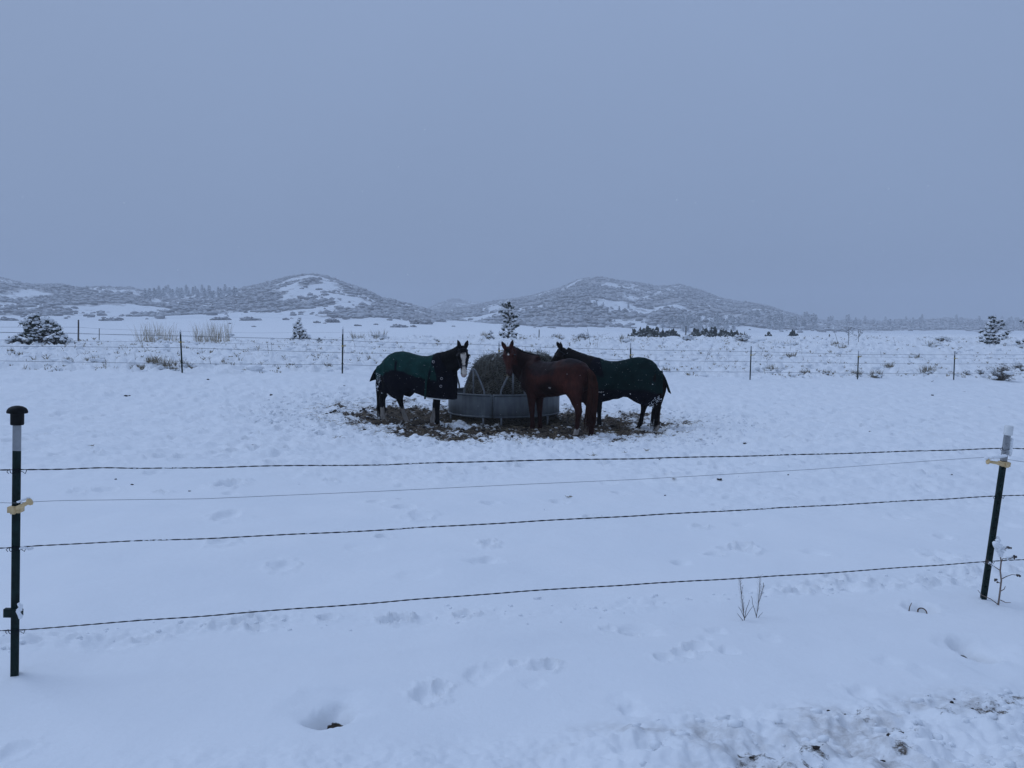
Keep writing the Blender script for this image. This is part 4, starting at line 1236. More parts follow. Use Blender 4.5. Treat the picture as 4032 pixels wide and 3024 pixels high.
fz = float(base_z(FEED[0], FEED[1]))
feeder = empty('hay_feeder', (FEED[0], FEED[1], fz))
tag(feeder, 'round galvanised steel hay feeder with arched bars, between the horses', 'feeder')
rim_z = float(P(1984, 1558, FEED[1] - FEED_R)[2]) - fz
bot_z = rim_z - .475
def ring_pt(deg, r, z):                     # angle from the front (towards the viewer), positive to the right
    t = math.radians(deg)
    return np.array([r * math.sin(t), -r * math.cos(t), z])
SEAM = -10.5
for s in range(3):
    a0 = SEAM + s * 120 + .55; a1 = SEAM + (s + 1) * 120 - .55
    mb = MB(); rings = []
    for d in np.linspace(a0, a1, 41):
        bow = .008 * math.sin((d - a0) / (a1 - a0) * math.pi * 4)
        prof = [(FEED_R, bot_z + .03), (FEED_R + .012 + bow, bot_z + .05), (FEED_R + .014 + bow, bot_z + .24), (FEED_R + .012, rim_z - .03), (FEED_R, rim_z - .01),
                (FEED_R - .006, rim_z - .03), (FEED_R - .004 + bow, bot_z + .24), (FEED_R - .006, bot_z + .05)]
        rings.append([ring_pt(d, r, z) for r, z in prof])
    p = mb.loft(np.array(rings)).build('panel', M['galv'], feeder)
    e = MB()
    e.tube([ring_pt(d, FEED_R, rim_z) for d in np.linspace(a0, a1, 41)], .022, 8)
    e.tube([ring_pt(d, FEED_R, bot_z + .02) for d in np.linspace(a0, a1, 41)], .020, 8)
    for d in (a0 + .3, a1 - .3):
        e.tube([ring_pt(d, FEED_R + .012, bot_z + .01), ring_pt(d, FEED_R + .012, rim_z + .01)], .014, 6)
    e.build('edge_tube', M['galv'], p)
    for d in (a0 + 8, a0 + 60, a1 - 9):
        MB().tube([ring_pt(d, FEED_R - .01, bot_z + .05), ring_pt(d, FEED_R - .01, bot_z - .28)], .022, 7).build('leg', M['pipe'], feeder)
for hN in range(9):
    c = SEAM + 20 + 40 * hN - 40
    w = 11.8
    pts = [(-w, 0), (-w, .07), (-w * .96, .12), (-w * .30, .47), (-w * .16, .525), (0, .545), (w * .16, .525), (w * .30, .47), (w * .96, .12), (w, .07), (w, 0)]
    aa = np.array([q[0] for q in pts]); zz = np.array([q[1] for q in pts])
    # densify for a round bow
    u = np.linspace(0, len(pts) - 1, 41)
    aa = np.interp(u, np.arange(len(pts)), aa); zz = np.interp(u, np.arange(len(pts)), zz)
    for _ in range(2):
        aa[1:-1] = .25 * aa[:-2] + .5 * aa[1:-1] + .25 * aa[2:]; zz[1:-1] = .25 * zz[:-2] + .5 * zz[1:-1] + .25 * zz[2:]
    h = MB(); h.tube([ring_pt(c + q, FEED_R, rim_z + z_) for q, z_ in zip(aa, zz)], .0205, 8)
    h = h.build('hoop', M['pipe'], feeder)
    MB().tube([ring_pt(c, FEED_R, rim_z), ring_pt(c, FEED_R, rim_z + .535)], .018, 8).build('upright_bar', M['pipe'], h)

# bale: a slumped round bale inside the feeder
bc = np.array([FEED[0] + .06, FEED[1] - .02, fz])
bale = empty('hay_bale', tuple(bc))
tag(bale, 'large net-wrapped round hay bale slumped inside the steel feeder', 'hay bale')
btop = float(P(1990, 1388, FEED[1])[2]) - fz
def bale_pt(u, v, out=0.0):
    """u: angle round, v: 0 bottom .. 1 top"""
    rx = np.interp(v, [0, .2, .45, .62, .75, .85, .93, .975, 1], [1.02, 1.02, .97, .91, .83, .72, .56, .36, 0.0])
    z = btop * np.interp(v, [0, .45, .75, .88, .95, 1], [.0, .50, .82, .945, .985, 1.0])
    rx2 = np.interp(v, [0, .2, .45, .62, .75, .85, .93, .975, 1], [1.02, 1.02, 1.0, .97, .92, .86, .74, .55, 0.0])
    rx = rx + (rx2 - rx) * smooth(-.2, .6, np.cos(u))
    cx = .05 + .10 * v
    lump = 1 + .085 * vnoise(np.cos(u) * 2.1 + 5, np.sin(u) * 2.1 + z * 1.4, 71) + .035 * vnoise(np.cos(u) * 7, np.sin(u) * 7 + z * 7, 72)
    ex = np.sign(np.cos(u)) * np.abs(np.cos(u)) ** .85
    r = (rx + out) * lump
    x = np.where(ex < 0, ex * .97, ex * 1.0) * r * 1.02
    return np.stack([cx + x - .02, np.sin(u) * r * .93, z * (1 + .05 * v * vnoise(np.cos(u) * 3 * (1.05 - v) + 2, np.sin(u) * 3 * (1.05 - v), 70)) + out * .5 * v], -1)
U, Vv = np.meshgrid(np.linspace(0, 2 * math.pi, 97)[:-1], np.linspace(0, 1, 60))
mb = MB(); mb.loft(bale_pt(U, Vv) + .006 * rng.normal(size=(60, 96, 3)), caps=False)
mb.build('hay_core', M['hay'], bale)
nb = MB()
for k in range(90):                        # net lines winding up the bale
    u0 = k / 90 * 2 * math.pi
    vv = np.linspace(.30, .93, 34)
    nb.tube(bale_pt(u0 + 2.2 * (vv - .3) + .03 * np.sin(vv * 40 + k), vv, .010), .0028, 3, False)
    if k % 2 == 0:
        nb.tube(bale_pt(u0 - 1.1 * (vv - .3), vv, .010), .0030, 3, False)
nb = nb.build('net_wrap', M['net'], bale)
sv, sf = [], []
def blades(pts, dirs, lens, wid, bend=.3, seed=0):
    """thin two-segment blades; returns vertices and faces"""
    r = np.random.default_rng(seed)
    n = len(pts); d = dirs / (np.linalg.norm(dirs, axis=1)[:, None] + 1e-9)
    side = np.cross(d, r.normal(size=(n, 3))); side /= np.linalg.norm(side, axis=1)[:, None] + 1e-9
    b2 = np.cross(d, side)
    w = np.broadcast_to(np.asarray(wid, float), (n,))[:, None]; L = np.broadcast_to(np.asarray(lens, float), (n,))[:, None]
    mid = pts + d * L * .55 + b2 * L * bend * .15; tip = pts + d * L + b2 * L * bend * .6 * r.random((n, 1)) - np.array([0, 0, 1.]) * L * bend * .25
    v = np.stack([pts - side * w, pts + side * w, mid + side * w * .8, mid - side * w * .8, tip + side * w * .2, tip - side * w * .2], 1)
    f = np.array([[0, 1, 2, 3], [3, 2, 4, 5]])
    F_ = (f[None] + (np.arange(n) * 6)[:, None, None]).reshape(-1, 4)
    return v.reshape(-1, 3), F_
n = 4200
uu = rng.random(n) * 6.283; vv = .3 + .7 * rng.random(n) ** .8
bp_ = bale_pt(uu, vv)
dr_ = rng.normal(size=(n, 3)) + np.stack([np.cos(uu), np.sin(uu), np.zeros(n)], -1) * .5 + np.array([0, 0, .3]); 
v, f = blades(bp_, dr_, .05 + .12 * rng.random(n) ** 2, .0045, .6, 3)
tag(tri_mesh('loose_hay', v, f, M['bale_straw'], bale), kind='stuff')
n = 60
uu = 1.9 + rng.random(n) * 2.9; vv = .62 + .33 * rng.random(n)
v, f = blades(bale_pt(uu, vv), np.stack([np.cos(uu), np.sin(uu), .4 + .6 * rng.random(n)], -1) + .5 * rng.normal(size=(n, 3)), .10 + .16 * rng.random(n), .004, .6, 4)
tag(tri_mesh('stray_stalks', v, f, M['bale_straw'], bale), kind='stuff')

# ================================================================== NEAR FENCE
def near_Y(x):
    return 1.0 / np.interp(x, [-2500, 55, 3880, 6500], [.2941 + .0813 * 2555 / 3825, .2941, .2128, .2128 - .0813 * 2620 / 3825])

def tpost_mesh(mb, p0, p1, face, scale=1.0, studs=True):
    """T section steel post from p0 to p1; face = direction the flat flange looks"""
    p0 = np.asarray(p0, float); p1 = np.asarray(p1, float)
    ax = p1 - p0; L = np.linalg.norm(ax); ax /= L
    fd = np.asarray(face, float); fd = fd - ax * (fd @ ax); fd /= np.linalg.norm(fd); sd_ = np.cross(ax, fd)
    sec = np.array([(-.0175, .0), (-.0172, .0045), (-.006, .0055), (.006, .0055), (.0172, .0045), (.0175, 0), (.004, -.003), (.003, -.030), (-.003, -.030), (-.004, -.003)]) * scale
    ts = np.linspace(0, 1, 9)
    mb.loft(np.array([[p0 + ax * L * t + sd_ * a + fd * b for a, b in sec] for t in ts]))
    if studs:
        for t in np.arange(.05, L, .054):
            mb.box(p0 + ax * t + fd * .008 * scale, (.012 * scale, .008 * scale, .012), np.stack([sd_, fd, ax], -1))
    return ax, fd, sd_

pL0, pL1 = P(58, 2662, 3.4), P(68, 1640, 3.4)
pR0, pR1 = P(3872, 2370, 4.7), P(3972, 1690, 4.62)
toward = np.array([0.1, -1, 0])

def between(p0, p1, row0, row1):
    """share of the way from p0 to p1 at photo row"""
    return p0 + (p1 - p0) * ((2000 - 0) * 0 + 0)

def row_pt(p0, p1, r0, r1, row):
    t = (r0 - row) / (r0 - r1)
    return p0 + (p1 - p0) * t

# left post
lp = empty('fence_post', tuple(P(58, 2652, 3.4)))
tag(lp, 'upright green steel post with a black mushroom cap, at the left edge', 'fence post', 'posts of the near fence')
def part(mb, name, mat, root, smooth_=True):
    o = mb.build(name, mat, root, smooth_)
    o.matrix_parent_inverse = Matrix.Translation(root.location).inverted()
    return o
def LP(row): return row_pt(pL0, pL1, 2662, 1640, row)
mb = MB(); ax, fd, sdv = tpost_mesh(mb, LP(2720), LP(1772), toward, 1.0, False); part(mb, 'shaft', M['green_post'], lp, False)
mb = MB(); tpost_mesh(mb, LP(1772), LP(1655), toward, 1.0, False); part(mb, 'silver_tip', M['silver'], lp, False)
def frame(ax, fd):
    s = np.cross(ax, fd); return np.stack([s, fd, ax], -1)
mb = MB(); mb.lathe([(.001, .0), (.025, 0), (.027, .004), (.027, .050), (.029, .052), (.041, .053), (.042, .058), (.040, .066), (.034, .075), (.022, .082), (.010, .085), (.001, .086)], LP(1672), 20, frame(ax, fd))
part(mb, 'cap', M['black_plastic'], lp)
def insulator(root, c, ax, fd, armdir, armlen, mat):
    mb = MB(); fr = frame(ax, fd)
    mb.box(c + fd * .004, (.052, .044, .026), fr)
    mb.box(c + fd * .028 + fr[:, 0] * .0, (.018, .012, .034), fr)
    a = np.asarray(armdir, float)
    mb.tube([c + fd * .02, c + fd * .022 + a * armlen * .5, c + fd * .024 + a * armlen * .92], [.011, .0095, .008], 8)
    mb.tube([c + fd * .024 + a * armlen * .90, c + fd * .024 + a * armlen * .93, c + fd * .024 + a * armlen * .97, c + fd * .024 + a * armlen], [.011, .017, .018, .012], 10)
    return part(mb, 'insulator', mat, root)
insulator(lp, LP(1998), ax, fd, (np.array([.88, -.1, .44])), .095, M['cream'])
mb = MB(); fr = frame(ax, fd); mb.box(LP(2405) - sdv * 0 + fr[:, 0] * -.012 + fd * .010, (.058, .022, .038), fr); mb.box(LP(2405) + fr[:, 0] * .022 + fd * .006, (.022, .018, .030), fr)
part(mb, 'bracket', M['green_post'], lp, False)
def tie(root, c, ax, fd, w=.030, drop=.006):
    mb = MB(); fr = frame(ax, fd); s = fr[:, 0]
    t = np.linspace(0, 1, 9)
    mb.tube([c - s * w + ax * .010, c - s * (w - .004) - ax * .006, c - s * .016 + fd * .010 - ax * drop, c + fd * .013 - ax * .002, c + s * .016 + fd * .010 + ax * drop * .7, c + s * (w - .004) + ax * .0, c + s * (w + .006) - ax * .008, c + s * (w + .012) + ax * .008], .0016, 5)
    mb.tube([c - s * w + ax * .01, c - s * (w + .012) - ax * .002, c - s * (w + .004) - ax * .010], .0016, 5)
    return part(mb, 'wire_tie', M['wire'], root)
for row in (1853, 2158, 2484): tie(lp, LP(row), ax, fd)
mb = MB()
for q in range(9): mb.blob(LP(2395 + 6 * q - 24) + np.array([.028 + .006 * math.sin(q), -.015, 0]), (.010, .010, .012), q, .3, 1)
for q in range(7): mb.blob(LP(2150) + np.array([.03 + .008 * q, -.012, .004 * math.sin(q)]), (.009, .007, .006), q + 20, .4, 1)
for q in range(5): mb.blob(LP(1975) + np.array([.030 + .011 * q, -.03, .012 + .0045 * q]), (.010, .008, .005), q + 40, .3, 1)
part(mb, 'clinging_snow', M['snow'], lp)['kind'] = 'stuff'

# right post
rp = empty('fence_post', tuple(P(3874, 2362, 4.7)))
tag(rp, 'green steel post leaning right with a white top, beside the bare sapling', 'fence post', 'posts of the near fence')
def RP(row): return row_pt(pR0, pR1, 2370, 1690, row)
mb = MB(); ax, fd, sdv = tpost_mesh(mb, RP(2440), RP(1812), toward); part(mb, 'shaft', M['green_post'], rp, False)
mb = MB(); tpost_mesh(mb, RP(1812), RP(1700), toward); part(mb, 'silver_tip', M['silver'], rp, False)
mb = MB(); fr = frame(ax, fd); mb.lathe([(.001, 0), (.024, 0), (.025, .005), (.0245, .050), (.022, .056), (.001, .058)], RP(1712), 12, fr); part(mb, 'cap', M['white_plastic'], rp)
insulator(rp, RP(1822), ax, fd, (np.array([-.985, -.05, .17])), .125, M['cream'])
for row in (1766, 1953, 2210): tie(rp, RP(row), ax, fd, .024)
mb = MB()
for q in range(10): mb.blob(RP(1775 - 6 * q % 40) + np.array([.03 + .006 * rng.random(), .01, .01 * rng.normal()]), (.014, .014, .018), q + 3, .35, 1)
for q in range(9): mb.blob(RP(1805) + np.array([-.125 + .014 * q, -.025, .010 + .006 * q * .3]), (.014, .012, .011), q + 30, .35, 1)
for q in range(6): mb.blob(RP(2110 + 8 * q) + np.array([.022, -.015, 0]), (.010, .010, .012), q + 60, .35, 1)
part(mb, 'clinging_snow', M['snow'], rp)['kind'] = 'stuff'

WIRES = {
 'top': [(-2000, 1890), (0, 1851), (55, 1849), (250, 1847), (400, 1841), (550, 1846), (1000, 1836), (1500, 1830), (2016, 1814), (2500, 1806), (3200, 1789), (3962, 1765), (4032, 1768), (6000, 1720)],
 'middle': [(-2000, 2330), (0, 2157), (55, 2157), (120, 2149), (500, 2132), (1000, 2112), (1500, 2087), (2016, 2057), (2500, 2031), (3200, 1993), (3930, 1953), (4032, 1950), (6000, 1850)],
 'bottom': [(-2000, 2660), (0, 2482), (55, 2482), (200, 2471), (800, 2425), (1500, 2372), (2016, 2331), (2500, 2301), (3200, 2260), (3893, 2211), (4032, 2203), (6000, 2090)]}
def twisted(pts_px, name, label):
    a = np.array(pts_px, float); xs = np.concatenate([np.linspace(a[0, 0], -300, 40)[:-1], np.arange(-300, 4330, 12.), np.linspace(4330, a[-1, 0], 40)])
    ys = np.interp(xs, a[:, 0], a[:, 1])
    k = np.ones(9) / 9; yp = np.pad(ys, 4, 'edge'); ys = np.convolve(yp, k, 'valid')
    p = P(xs, ys, near_Y(xs) - .012)
    s = np.concatenate([[0], np.cumsum(np.linalg.norm(np.diff(p, axis=0), axis=1))])
    n = int(s[-1] / .0105); t = np.linspace(0, s[-1], n)
    q = np.stack([np.interp(t, s, p[:, d]) for d in range(3)], -1)
    q[:, 2] += .0012 * np.sin(t * 9) + .0010 * vnoise(t * 4, t * 0, 7)
    tg = np.gradient(q, axis=0); tg /= np.linalg.norm(tg, axis=1)[:, None]
    u = np.cross(tg, [0, 0, 1.]); u /= np.linalg.norm(u, axis=1)[:, None]; w = np.cross(tg, u)
    ph = t * 2 * math.pi / .105
    mb = MB()
    for o_ in (0, math.pi):
        off = .0017 * (np.cos(ph + o_)[:, None] * u + np.sin(ph + o_)[:, None] * w)
        mb.tube(q + off, .0019, 4)
    o = mb.build(name, M['wire'])
    tag(o, label, 'fence wire', 'wires of the near fence')
twisted(WIRES['top'], 'twisted_wire', 'uppermost dark twisted wire strung between the two near fence posts')
twisted(WIRES['middle'], 'twisted_wire', 'middle dark twisted wire, second of three between the near fence posts')
twisted(WIRES['bottom'], 'twisted_wire', 'lowest dark twisted wire, close above the snow on the near fence')
ew = np.array([(-2000, 2040), (0, 1979), (60, 1981), (130, 1976), (210, 1972), (300, 1970), (800, 1964), (1500, 1934), (2016, 1909), (2500, 1888), (3200, 1848), (3700, 1812), (3886, 1800), (3960, 1808), (4032, 1819), (6000, 1790)], float)
xs = np.arange(-2000, 6000, 30.); p = P(xs, np.interp(xs, ew[:, 0], ew[:, 1]), near_Y(xs) - .03)
tag(MB().tube(p, .0012, 5).build('electric_wire', M['thin_wire']), 'thin plain electric wire held by the cream insulators on the near fence', 'fence wire', 'wires of the near fence')
# snow crumbs lying along the near wires
mb = MB()
for name in ('top', 'middle'):
    a = np.array(WIRES[name], float)
    for q in range(60):
        x = rng.choice([rng.random() * 300 + 500, rng.random() * 500 + 1200, rng.random() * 500 + 2800, rng.random() * 700 + 3100]); y = np.interp(x, a[:, 0], a[:, 1]); Y = float(near_Y(x)) - .012
        mb.blob(P(x, y - 1.5, Y), (.006 + .008 * rng.random(), .003, .0025), q, .3, 1)
tag(mb.build('wire_snow', M['snow']), 'crumbs of snow clinging along the near fence wires', 'snow', kind='stuff')

# ================================================================== FAR FENCES
FAR = [(710, 1300, 1472, 718, 'leftmost far fence post, standing behind the pale grass clump'), (1350, 1290, 1472, 1348, 'far fence post left of the blanketed black horse'),
       (1965, 1345, 1490, 1965, 'far fence post seen above the hay bale between two horses'), (2483, 1345, 1492, 2483, 'far fence post rising behind the back of the right horse'),
       (2958, 1363, 1498, 2953, 'first far fence post clear of the horses at the right'), (3381, 1376, 1496, 3376, 'second far fence post from the right, frosted at its tip'), (3760, 1383, 1496, 3755, 'rightmost far fence post, left of the large dry shrub')]
M['white_tip'] = simple('frosted_tip', (.50, .51, .53), .8, 0, .15, 30)
for k, (xt, yt, yb, xb, lab) in enumerate(FAR):
    Y = float(fence_Y(xb)); base = P(xb, yb, Y); base[2] = min(base[2], float(base_z(base[0], base[1])) + .02)
    top = P(xt, yt, Y)
    root = empty('fence_post', tuple(base)); tag(root, lab, 'fence post', 'posts of the far fence')
    ax_ = (top - base); low = base - ax_ * .15
    def FP(row): return row_pt(base, top, yb, yt, row)
    silver = k in (0, 4, 6)
    r1 = yt + (16 if silver else 26)
    mb = MB(); tpost_mesh(mb, low, FP(r1), (0, -1, 0), 1.25, False); part(mb, 'shaft', M['green_post'], root, False)
    mb = MB(); tpost_mesh(mb, FP(r1), FP(yt + (5 if not silver else 0)), (0, -1, 0), 1.25, False); part(mb, 'tip', M['silver'] if silver else M['white_tip'], root, False)
    if not silver or k == 0:
        mb = MB(); mb.blob(FP(yt + 2), (.022, .022, .05), k, .3, 2); part(mb, 'snow_cap', M['snow'], root)
    row = np.interp(xb, [710, 1350, 2483, 2956, 3758], [1347, 1362, 1397, 1398, 1411])
    c = FP(row); mb = MB(); mb.box(c + np.array([0, -.02, 0]), (.055, .05, .035)); mb.tube([c, c + np.array([.06, -.02, .005]), c + np.array([.105, -.02, .0])], [.012, .011, .014], 6)
    part(mb, 'insulator', M['yellow'], root)
FW = [('upper', [(-1500, 1265), (0, 1308), (710, 1322), (1350, 1339), (1440, 1345), (1900, 1357), (2180, 1369), (2500, 1378), (2956, 1384), (3380, 1396), (3758, 1397), (4032, 1397), (5200, 1400)]),
      ('middle', [(-1500, 1345), (0, 1363), (710, 1369), (1350, 1389), (1530, 1392), (1900, 1397), (2560, 1420), (2956, 1424), (3380, 1431), (3758, 1433), (4032, 1431), (5200, 1440)]),
      ('lowest', [(-1500, 1412), (0, 1421), (710, 1432), (1350, 1436), (1480, 1440), (2620, 1463), (2956, 1465), (3380, 1470), (3758, 1472), (4032, 1470), (5200, 1478)])]
for nm, pp in FW:
    a = np.array(pp, float); xs = np.arange(-1500, 5200, 40.)
    Yf = fence_Y(np.clip(xs, -1500, 5200)) - .03
    p = P(xs, np.interp(xs, a[:, 0], a[:, 1]), Yf)
    tag(MB().tube(p, .0048, 4).build('fence_wire', M['far_wire']), f'{nm} strand of wire on the far fence behind the horses', 'fence wire', 'wires of the far fence')
a = np.array([(-1500, 1325), (0, 1338), (710, 1348), (1350, 1362), (2483, 1397), (2956, 1399), (3758, 1411), (5200, 1415)], float); xs = np.arange(-1500, 5200, 40.)
tag(MB().tube(P(xs, np.interp(xs, a[:, 0], a[:, 1]), fence_Y(xs) - .08), .0022, 4).build('electric_wire', M['far_wire']), 'thin electric wire at the yellow insulators of the far fence', 'fence wire', 'wires of the far fence')
# older fence beyond, at the left
M['old_wood'] = simple('weathered_post', (.09, .08, .075), .9, 0, .3, 20)
for (x, yt, yb, Y, r, lab) in ((308, 1260, 1352, 42, .045, 'grey weathered post right of the snowy round pine, nearer of two'), (390, 1293, 1350, 62, .032, 'thin grey post farther off, between weathered post and reeds'),
                               (1350, 1288, 1330, 66, .03, 'short dark stake far behind the second far fence post'), (2122, 1298, 1321, 47, .03, 'short dark stake in the weeds right of the tall pine'), (2700, 1284, 1322, 62, .045, 'dark post on the crest among snowy shrubs behind the right horse'), (3265, 1316, 1326, 52, .03, 'tiny dark stake on the crest left of the two tufted weeds')):
    b = P(x, yb, Y); b[2] = min(b[2], float(base_z(b[0], b[1])) + .1); t_ = P(x + 1, yt, Y)
    mb = MB(); mb.tube([b - np.array([0, 0, .3]), b, (b + t_) / 2 + np.array([.006, 0, 0]), t_, t_ + np.array([0, 0, .01])], [r, r, r * .95, r * .9, r * .4], 8)
    tag(mb.build('wooden_stake', M['old_wood']), lab, 'post', 'old posts beyond the far fence')
for q, (r0, r1, r2) in enumerate(((1288, 1295, 1330), (1309, 1316, 1345), (1343, 1348, 1352))):
    xs = np.array([-900., -300, 308, 390, 640, 1000, 1500]); ys = np.array([r0 - 2, r0, r0 + (2 if q else 0), r1, r1 + 8, r1 + 16, r2 - (0 if q == 2 else 22 - 10 * q)])
    Ys = np.array([30., 36, 42, 62, 70, 75, 80])
    xx = np.linspace(-900, 1500, 60); p = P(xx, np.interp(xx, xs, ys), np.interp(xx, xs, Ys))
    tag(MB().tube(p, .0060, 4).build('fence_wire', M['far_wire']), ('top', 'middle', 'bottom')[q] + ' wire of the old fence beyond the snowy round pine', 'fence wire', 'wires of the old fence')

# ================================================================== TREES ON THE CREST
def needle_clump(mb, c, s, r, up=(0, 0, 1)):
    """a tuft of needles: narrow blades fanning out"""
    n = 26
    d = r.normal(size=(n, 3)) + np.array(up) * .7
    d /= np.linalg.norm(d, axis=1)[:, None]
    p = np.asarray(c) + d * s * .08
    L = s * (.65 + .5 * r.random(n))
    v, f = blades(p, d, L, s * .062, .25, int(r.integers(1e6)))
    mb.add(v, f)
    mb.blob(c, (s * .50, s * .50, s * .42), int(r.integers(900)), .5, 1)

def pine(name, base, H, clumps, label, trunk_r=.035, lean=0.0, snow_amt=.7, seed=0, csize=.13, trunk_bend=0.0):
    """clumps: (dx, dz, size factor) in shares of H across and up; depth is random"""
    r = np.random.default_rng(seed)
    root = empty(name, tuple(base)); tag(root, label, 'tree', 'young pines around the pasture')
    tr = MB(); cr = MB(); sn = MB()
    tp = np.array([[lean * H * t + trunk_bend * math.sin(t * 4) * H, 0, H * t] for t in np.linspace(-.05, .97, 9)])
    tr.tube(tp, np.linspace(trunk_r, trunk_r * .25, 9), 7)
    for dx, dz, sf in clumps:
        dy = r.normal() * .10 * H * (1.1 - dz)
        c = np.array([dx * H, dy, dz * H]); s = csize * H * sf
        za = max(.03, dz - .06 - .25 * abs(dx - lean * dz))
        a0 = np.array([np.interp(za * H, tp[:, 2], tp[:, 0]), 0, za * H])
        mid = a0 * .5 + c * .5 + np.array([0, 0, -.02 * H])
        tr.tube([a0, mid, c], [trunk_r * .42, trunk_r * .32, trunk_r * .16], 5)
        needle_clump(cr, c, s, r)
        if abs(dx - lean * dz) > .12:
            needle_clump(cr, mid * .35 + c * .65 + r.normal(size=3) * .03 * H * np.array([1, 1, .4]), s * .7, r)
        if r.random() < snow_amt:
            sn.blob(c + np.array([r.normal() * .1 * s, r.normal() * .1 * s - .1 * s, s * .42]), (s * (.45 + .3 * r.random()), s * (.45 + .25 * r.random()), s * (.28 + .22 * r.random())), int(r.integers(999)), .55, 2)
        if r.random() < snow_amt * .5:
            sn.blob(mid + np.array([0, -.2 * s, s * .12]), (s * .40, s * .34, s * .16), int(r.integers(999)), .45, 2)
    tr.build('trunk', M['bark'], root); cr.build('crown', M['needles'], root, False); sn.build('snow_load', M['snow'], root)['kind'] = 'stuff'
    return root
def crest_pt(x, y, Y):
    p = P(x, y, Y); z = float(ground_z(p[0], p[1])[0]); p[2] = min(p[2], z + .05) if p[2] > z else p[2]
    return np.array([p[0], p[1], z - .03])

# tall pine in the middle (clumps read off the photo: column, row)
def clumps_px(xb, yb, yt, lst):
    H = yb - yt
    return [((x - xb) / H, (yb - y) / H, s) for x, y, s in lst]
tall = [(1970, 1173, .9), (1985, 1180, .6), (1993, 1172, .8), (2004, 1167, 1.0), (2007, 1180, 1.0), (2017, 1188, .9), (1996, 1186, .8), (1972, 1199, .95), (1984, 1206, .7), (1995, 1207, .8), (2015, 1210, .6), (2001, 1215, .6),
        (1982, 1218, .7), (2020, 1222, .7), (1992, 1226, .7), (2010, 1229, .8), (2036, 1221, .85), (2030, 1236, .6), (1988, 1240, .8), (2000, 1244, .8), (2023, 1241, .7), (2012, 1249, .8), (2038, 1257, .9), (2026, 1256, .8), (1985, 1261, .8),
        (1980, 1271, .8), (2003, 1273, .8), (2022, 1270, .8), (1996, 1262, .7), (2016, 1281, .6), (1972, 1292, .85), (1983, 1290, .6), (2005, 1289, .7), (2030, 1295, .9), (2018, 1297, .8), (1984, 1303, .85), (2000, 1307, .9), (2026, 1303, .8), (2012, 1312, .9), (1982, 1314, .8), (2030, 1315, .8), (1994, 1299, .8)]
pine('pine_tree', crest_pt(1999, 1318, 43), 153 / F * 43, clumps_px(1999, 1318, 1163, tall), 'tall slim snow-flecked pine rising above the hay bale', .035, .02, .65, 4, .098, .03)
# small pine behind the left pasture
sm_ = [(1181, 1246, .9), (1180, 1254, 1.0), (1175, 1262, .9), (1162, 1272, 1.1), (1184, 1270, 1.1), (1164, 1279, 1.0), (1187, 1281, 1.0), (1178, 1284, .9), (1163, 1293, 1.2), (1162, 1301, 1.2), (1181, 1297, 1.1), (1198, 1293, 1.2), (1186, 1305, 1.1), (1160, 1315, 1.3),
       (1180, 1313, 1.2), (1198, 1310, 1.1), (1212, 1318, 1.2), (1172, 1306, 1.0), (1152, 1320, 1.1), (1192, 1318, 1.1), (1218, 1322, 1.0)]
pine('pine_tree', crest_pt(1178, 1328, 44), 86 / F * 44, clumps_px(1178, 1326, 1240, sm_), 'small cone-shaped snowy pine alone at left below the pointed hill', .03, .02, 1.0, 7, .125)
# broad bushy pine at far left
lb = []
rr = np.random.default_rng(21)
for k in range(135):
    t = rr.random() ** .8
    x = 30 + 245 * t; ytop = np.interp(x, [30, 60, 85, 110, 150, 175, 215, 245, 275], [1330, 1318, 1262, 1238, 1222, 1240, 1262, 1285, 1345])
    y = ytop + 6 + (1352 - ytop) * rr.random() ** 1.1
    lb.append((x, y, .75 + .5 * rr.random()))
pine('pine_tree', crest_pt(165, 1356, 33), 134 / F * 33, clumps_px(165, 1354, 1222, lb), 'broad bushy pine laden with snow near the left picture edge', .045, -.05, .78, 11, .105, .02)
# right pine
rp_ = [(3893, 1223, .9), (3905, 1220, .9), (3914, 1222, .8), (3910, 1231, .9), (3898, 1236, .9), (3908, 1240, 1.0), (3888, 1248, 1.0), (3900, 1249, .9), (3930, 1240, 1.0), (3941, 1234, .8), (3948, 1249, .9), (3918, 1253, .9), (3880, 1262, 1.1), (3894, 1263, 1.0), (3912, 1262, .9),
       (3936, 1262, .9), (3874, 1275, 1.0), (3888, 1277, 1.1), (3905, 1279, 1.1), (3926, 1276, 1.0), (3964, 1275, .9), (3878, 1288, 1.1), (3895, 1290, 1.1), (3915, 1291, 1.0), (3942, 1290, .9), (3955, 1285, .9), (3866, 1302, 1.1), (3882, 1304, 1.1), (3899, 1305, 1.1), (3920, 1305, 1.0), (3940, 1304, .9), (3860, 1312, 1.0), (3876, 1317, 1.1), (3895, 1318, 1.1), (3914, 1317, 1.1), (3932, 1318, 1.0), (3938, 1322, .8), (3958, 1300, .8)]
pine('pine_tree', crest_pt(3893, 1326, 46), 108 / F * 46, clumps_px(3893, 1324, 1216, rp_), 'windswept snowy pine on the crest near the right picture edge', .04, .02, .85, 15, .105, .01)
ep = [(4020, 1228, .8), (4030, 1233, .9), (4040, 1222, 1), (4052, 1215, 1), (4066, 1210, 1.1), (4048, 1240, 1), (4070, 1236, 1.1), (4090, 1240, 1.1), (4036, 1255, .8), (4060, 1262, 1.1), (4085, 1266, 1.1), (4024, 1307, .9), (4034, 1311, 1.0), (4046, 1300, 1.0), (4064, 1290, 1.1), (4090, 1300, 1.2), (4016, 1313, .9), (4054, 1318, 1.1), (4078, 1320, 1.2), (4110, 1290, 1.1)]
pine('pine_tree', crest_pt(4064, 1326, 46), 118 / F * 46, clumps_px(4064, 1324, 1204, ep), 'pine cut off by the right picture edge, only branch tips showing', .04, .0, .8, 17, .105)
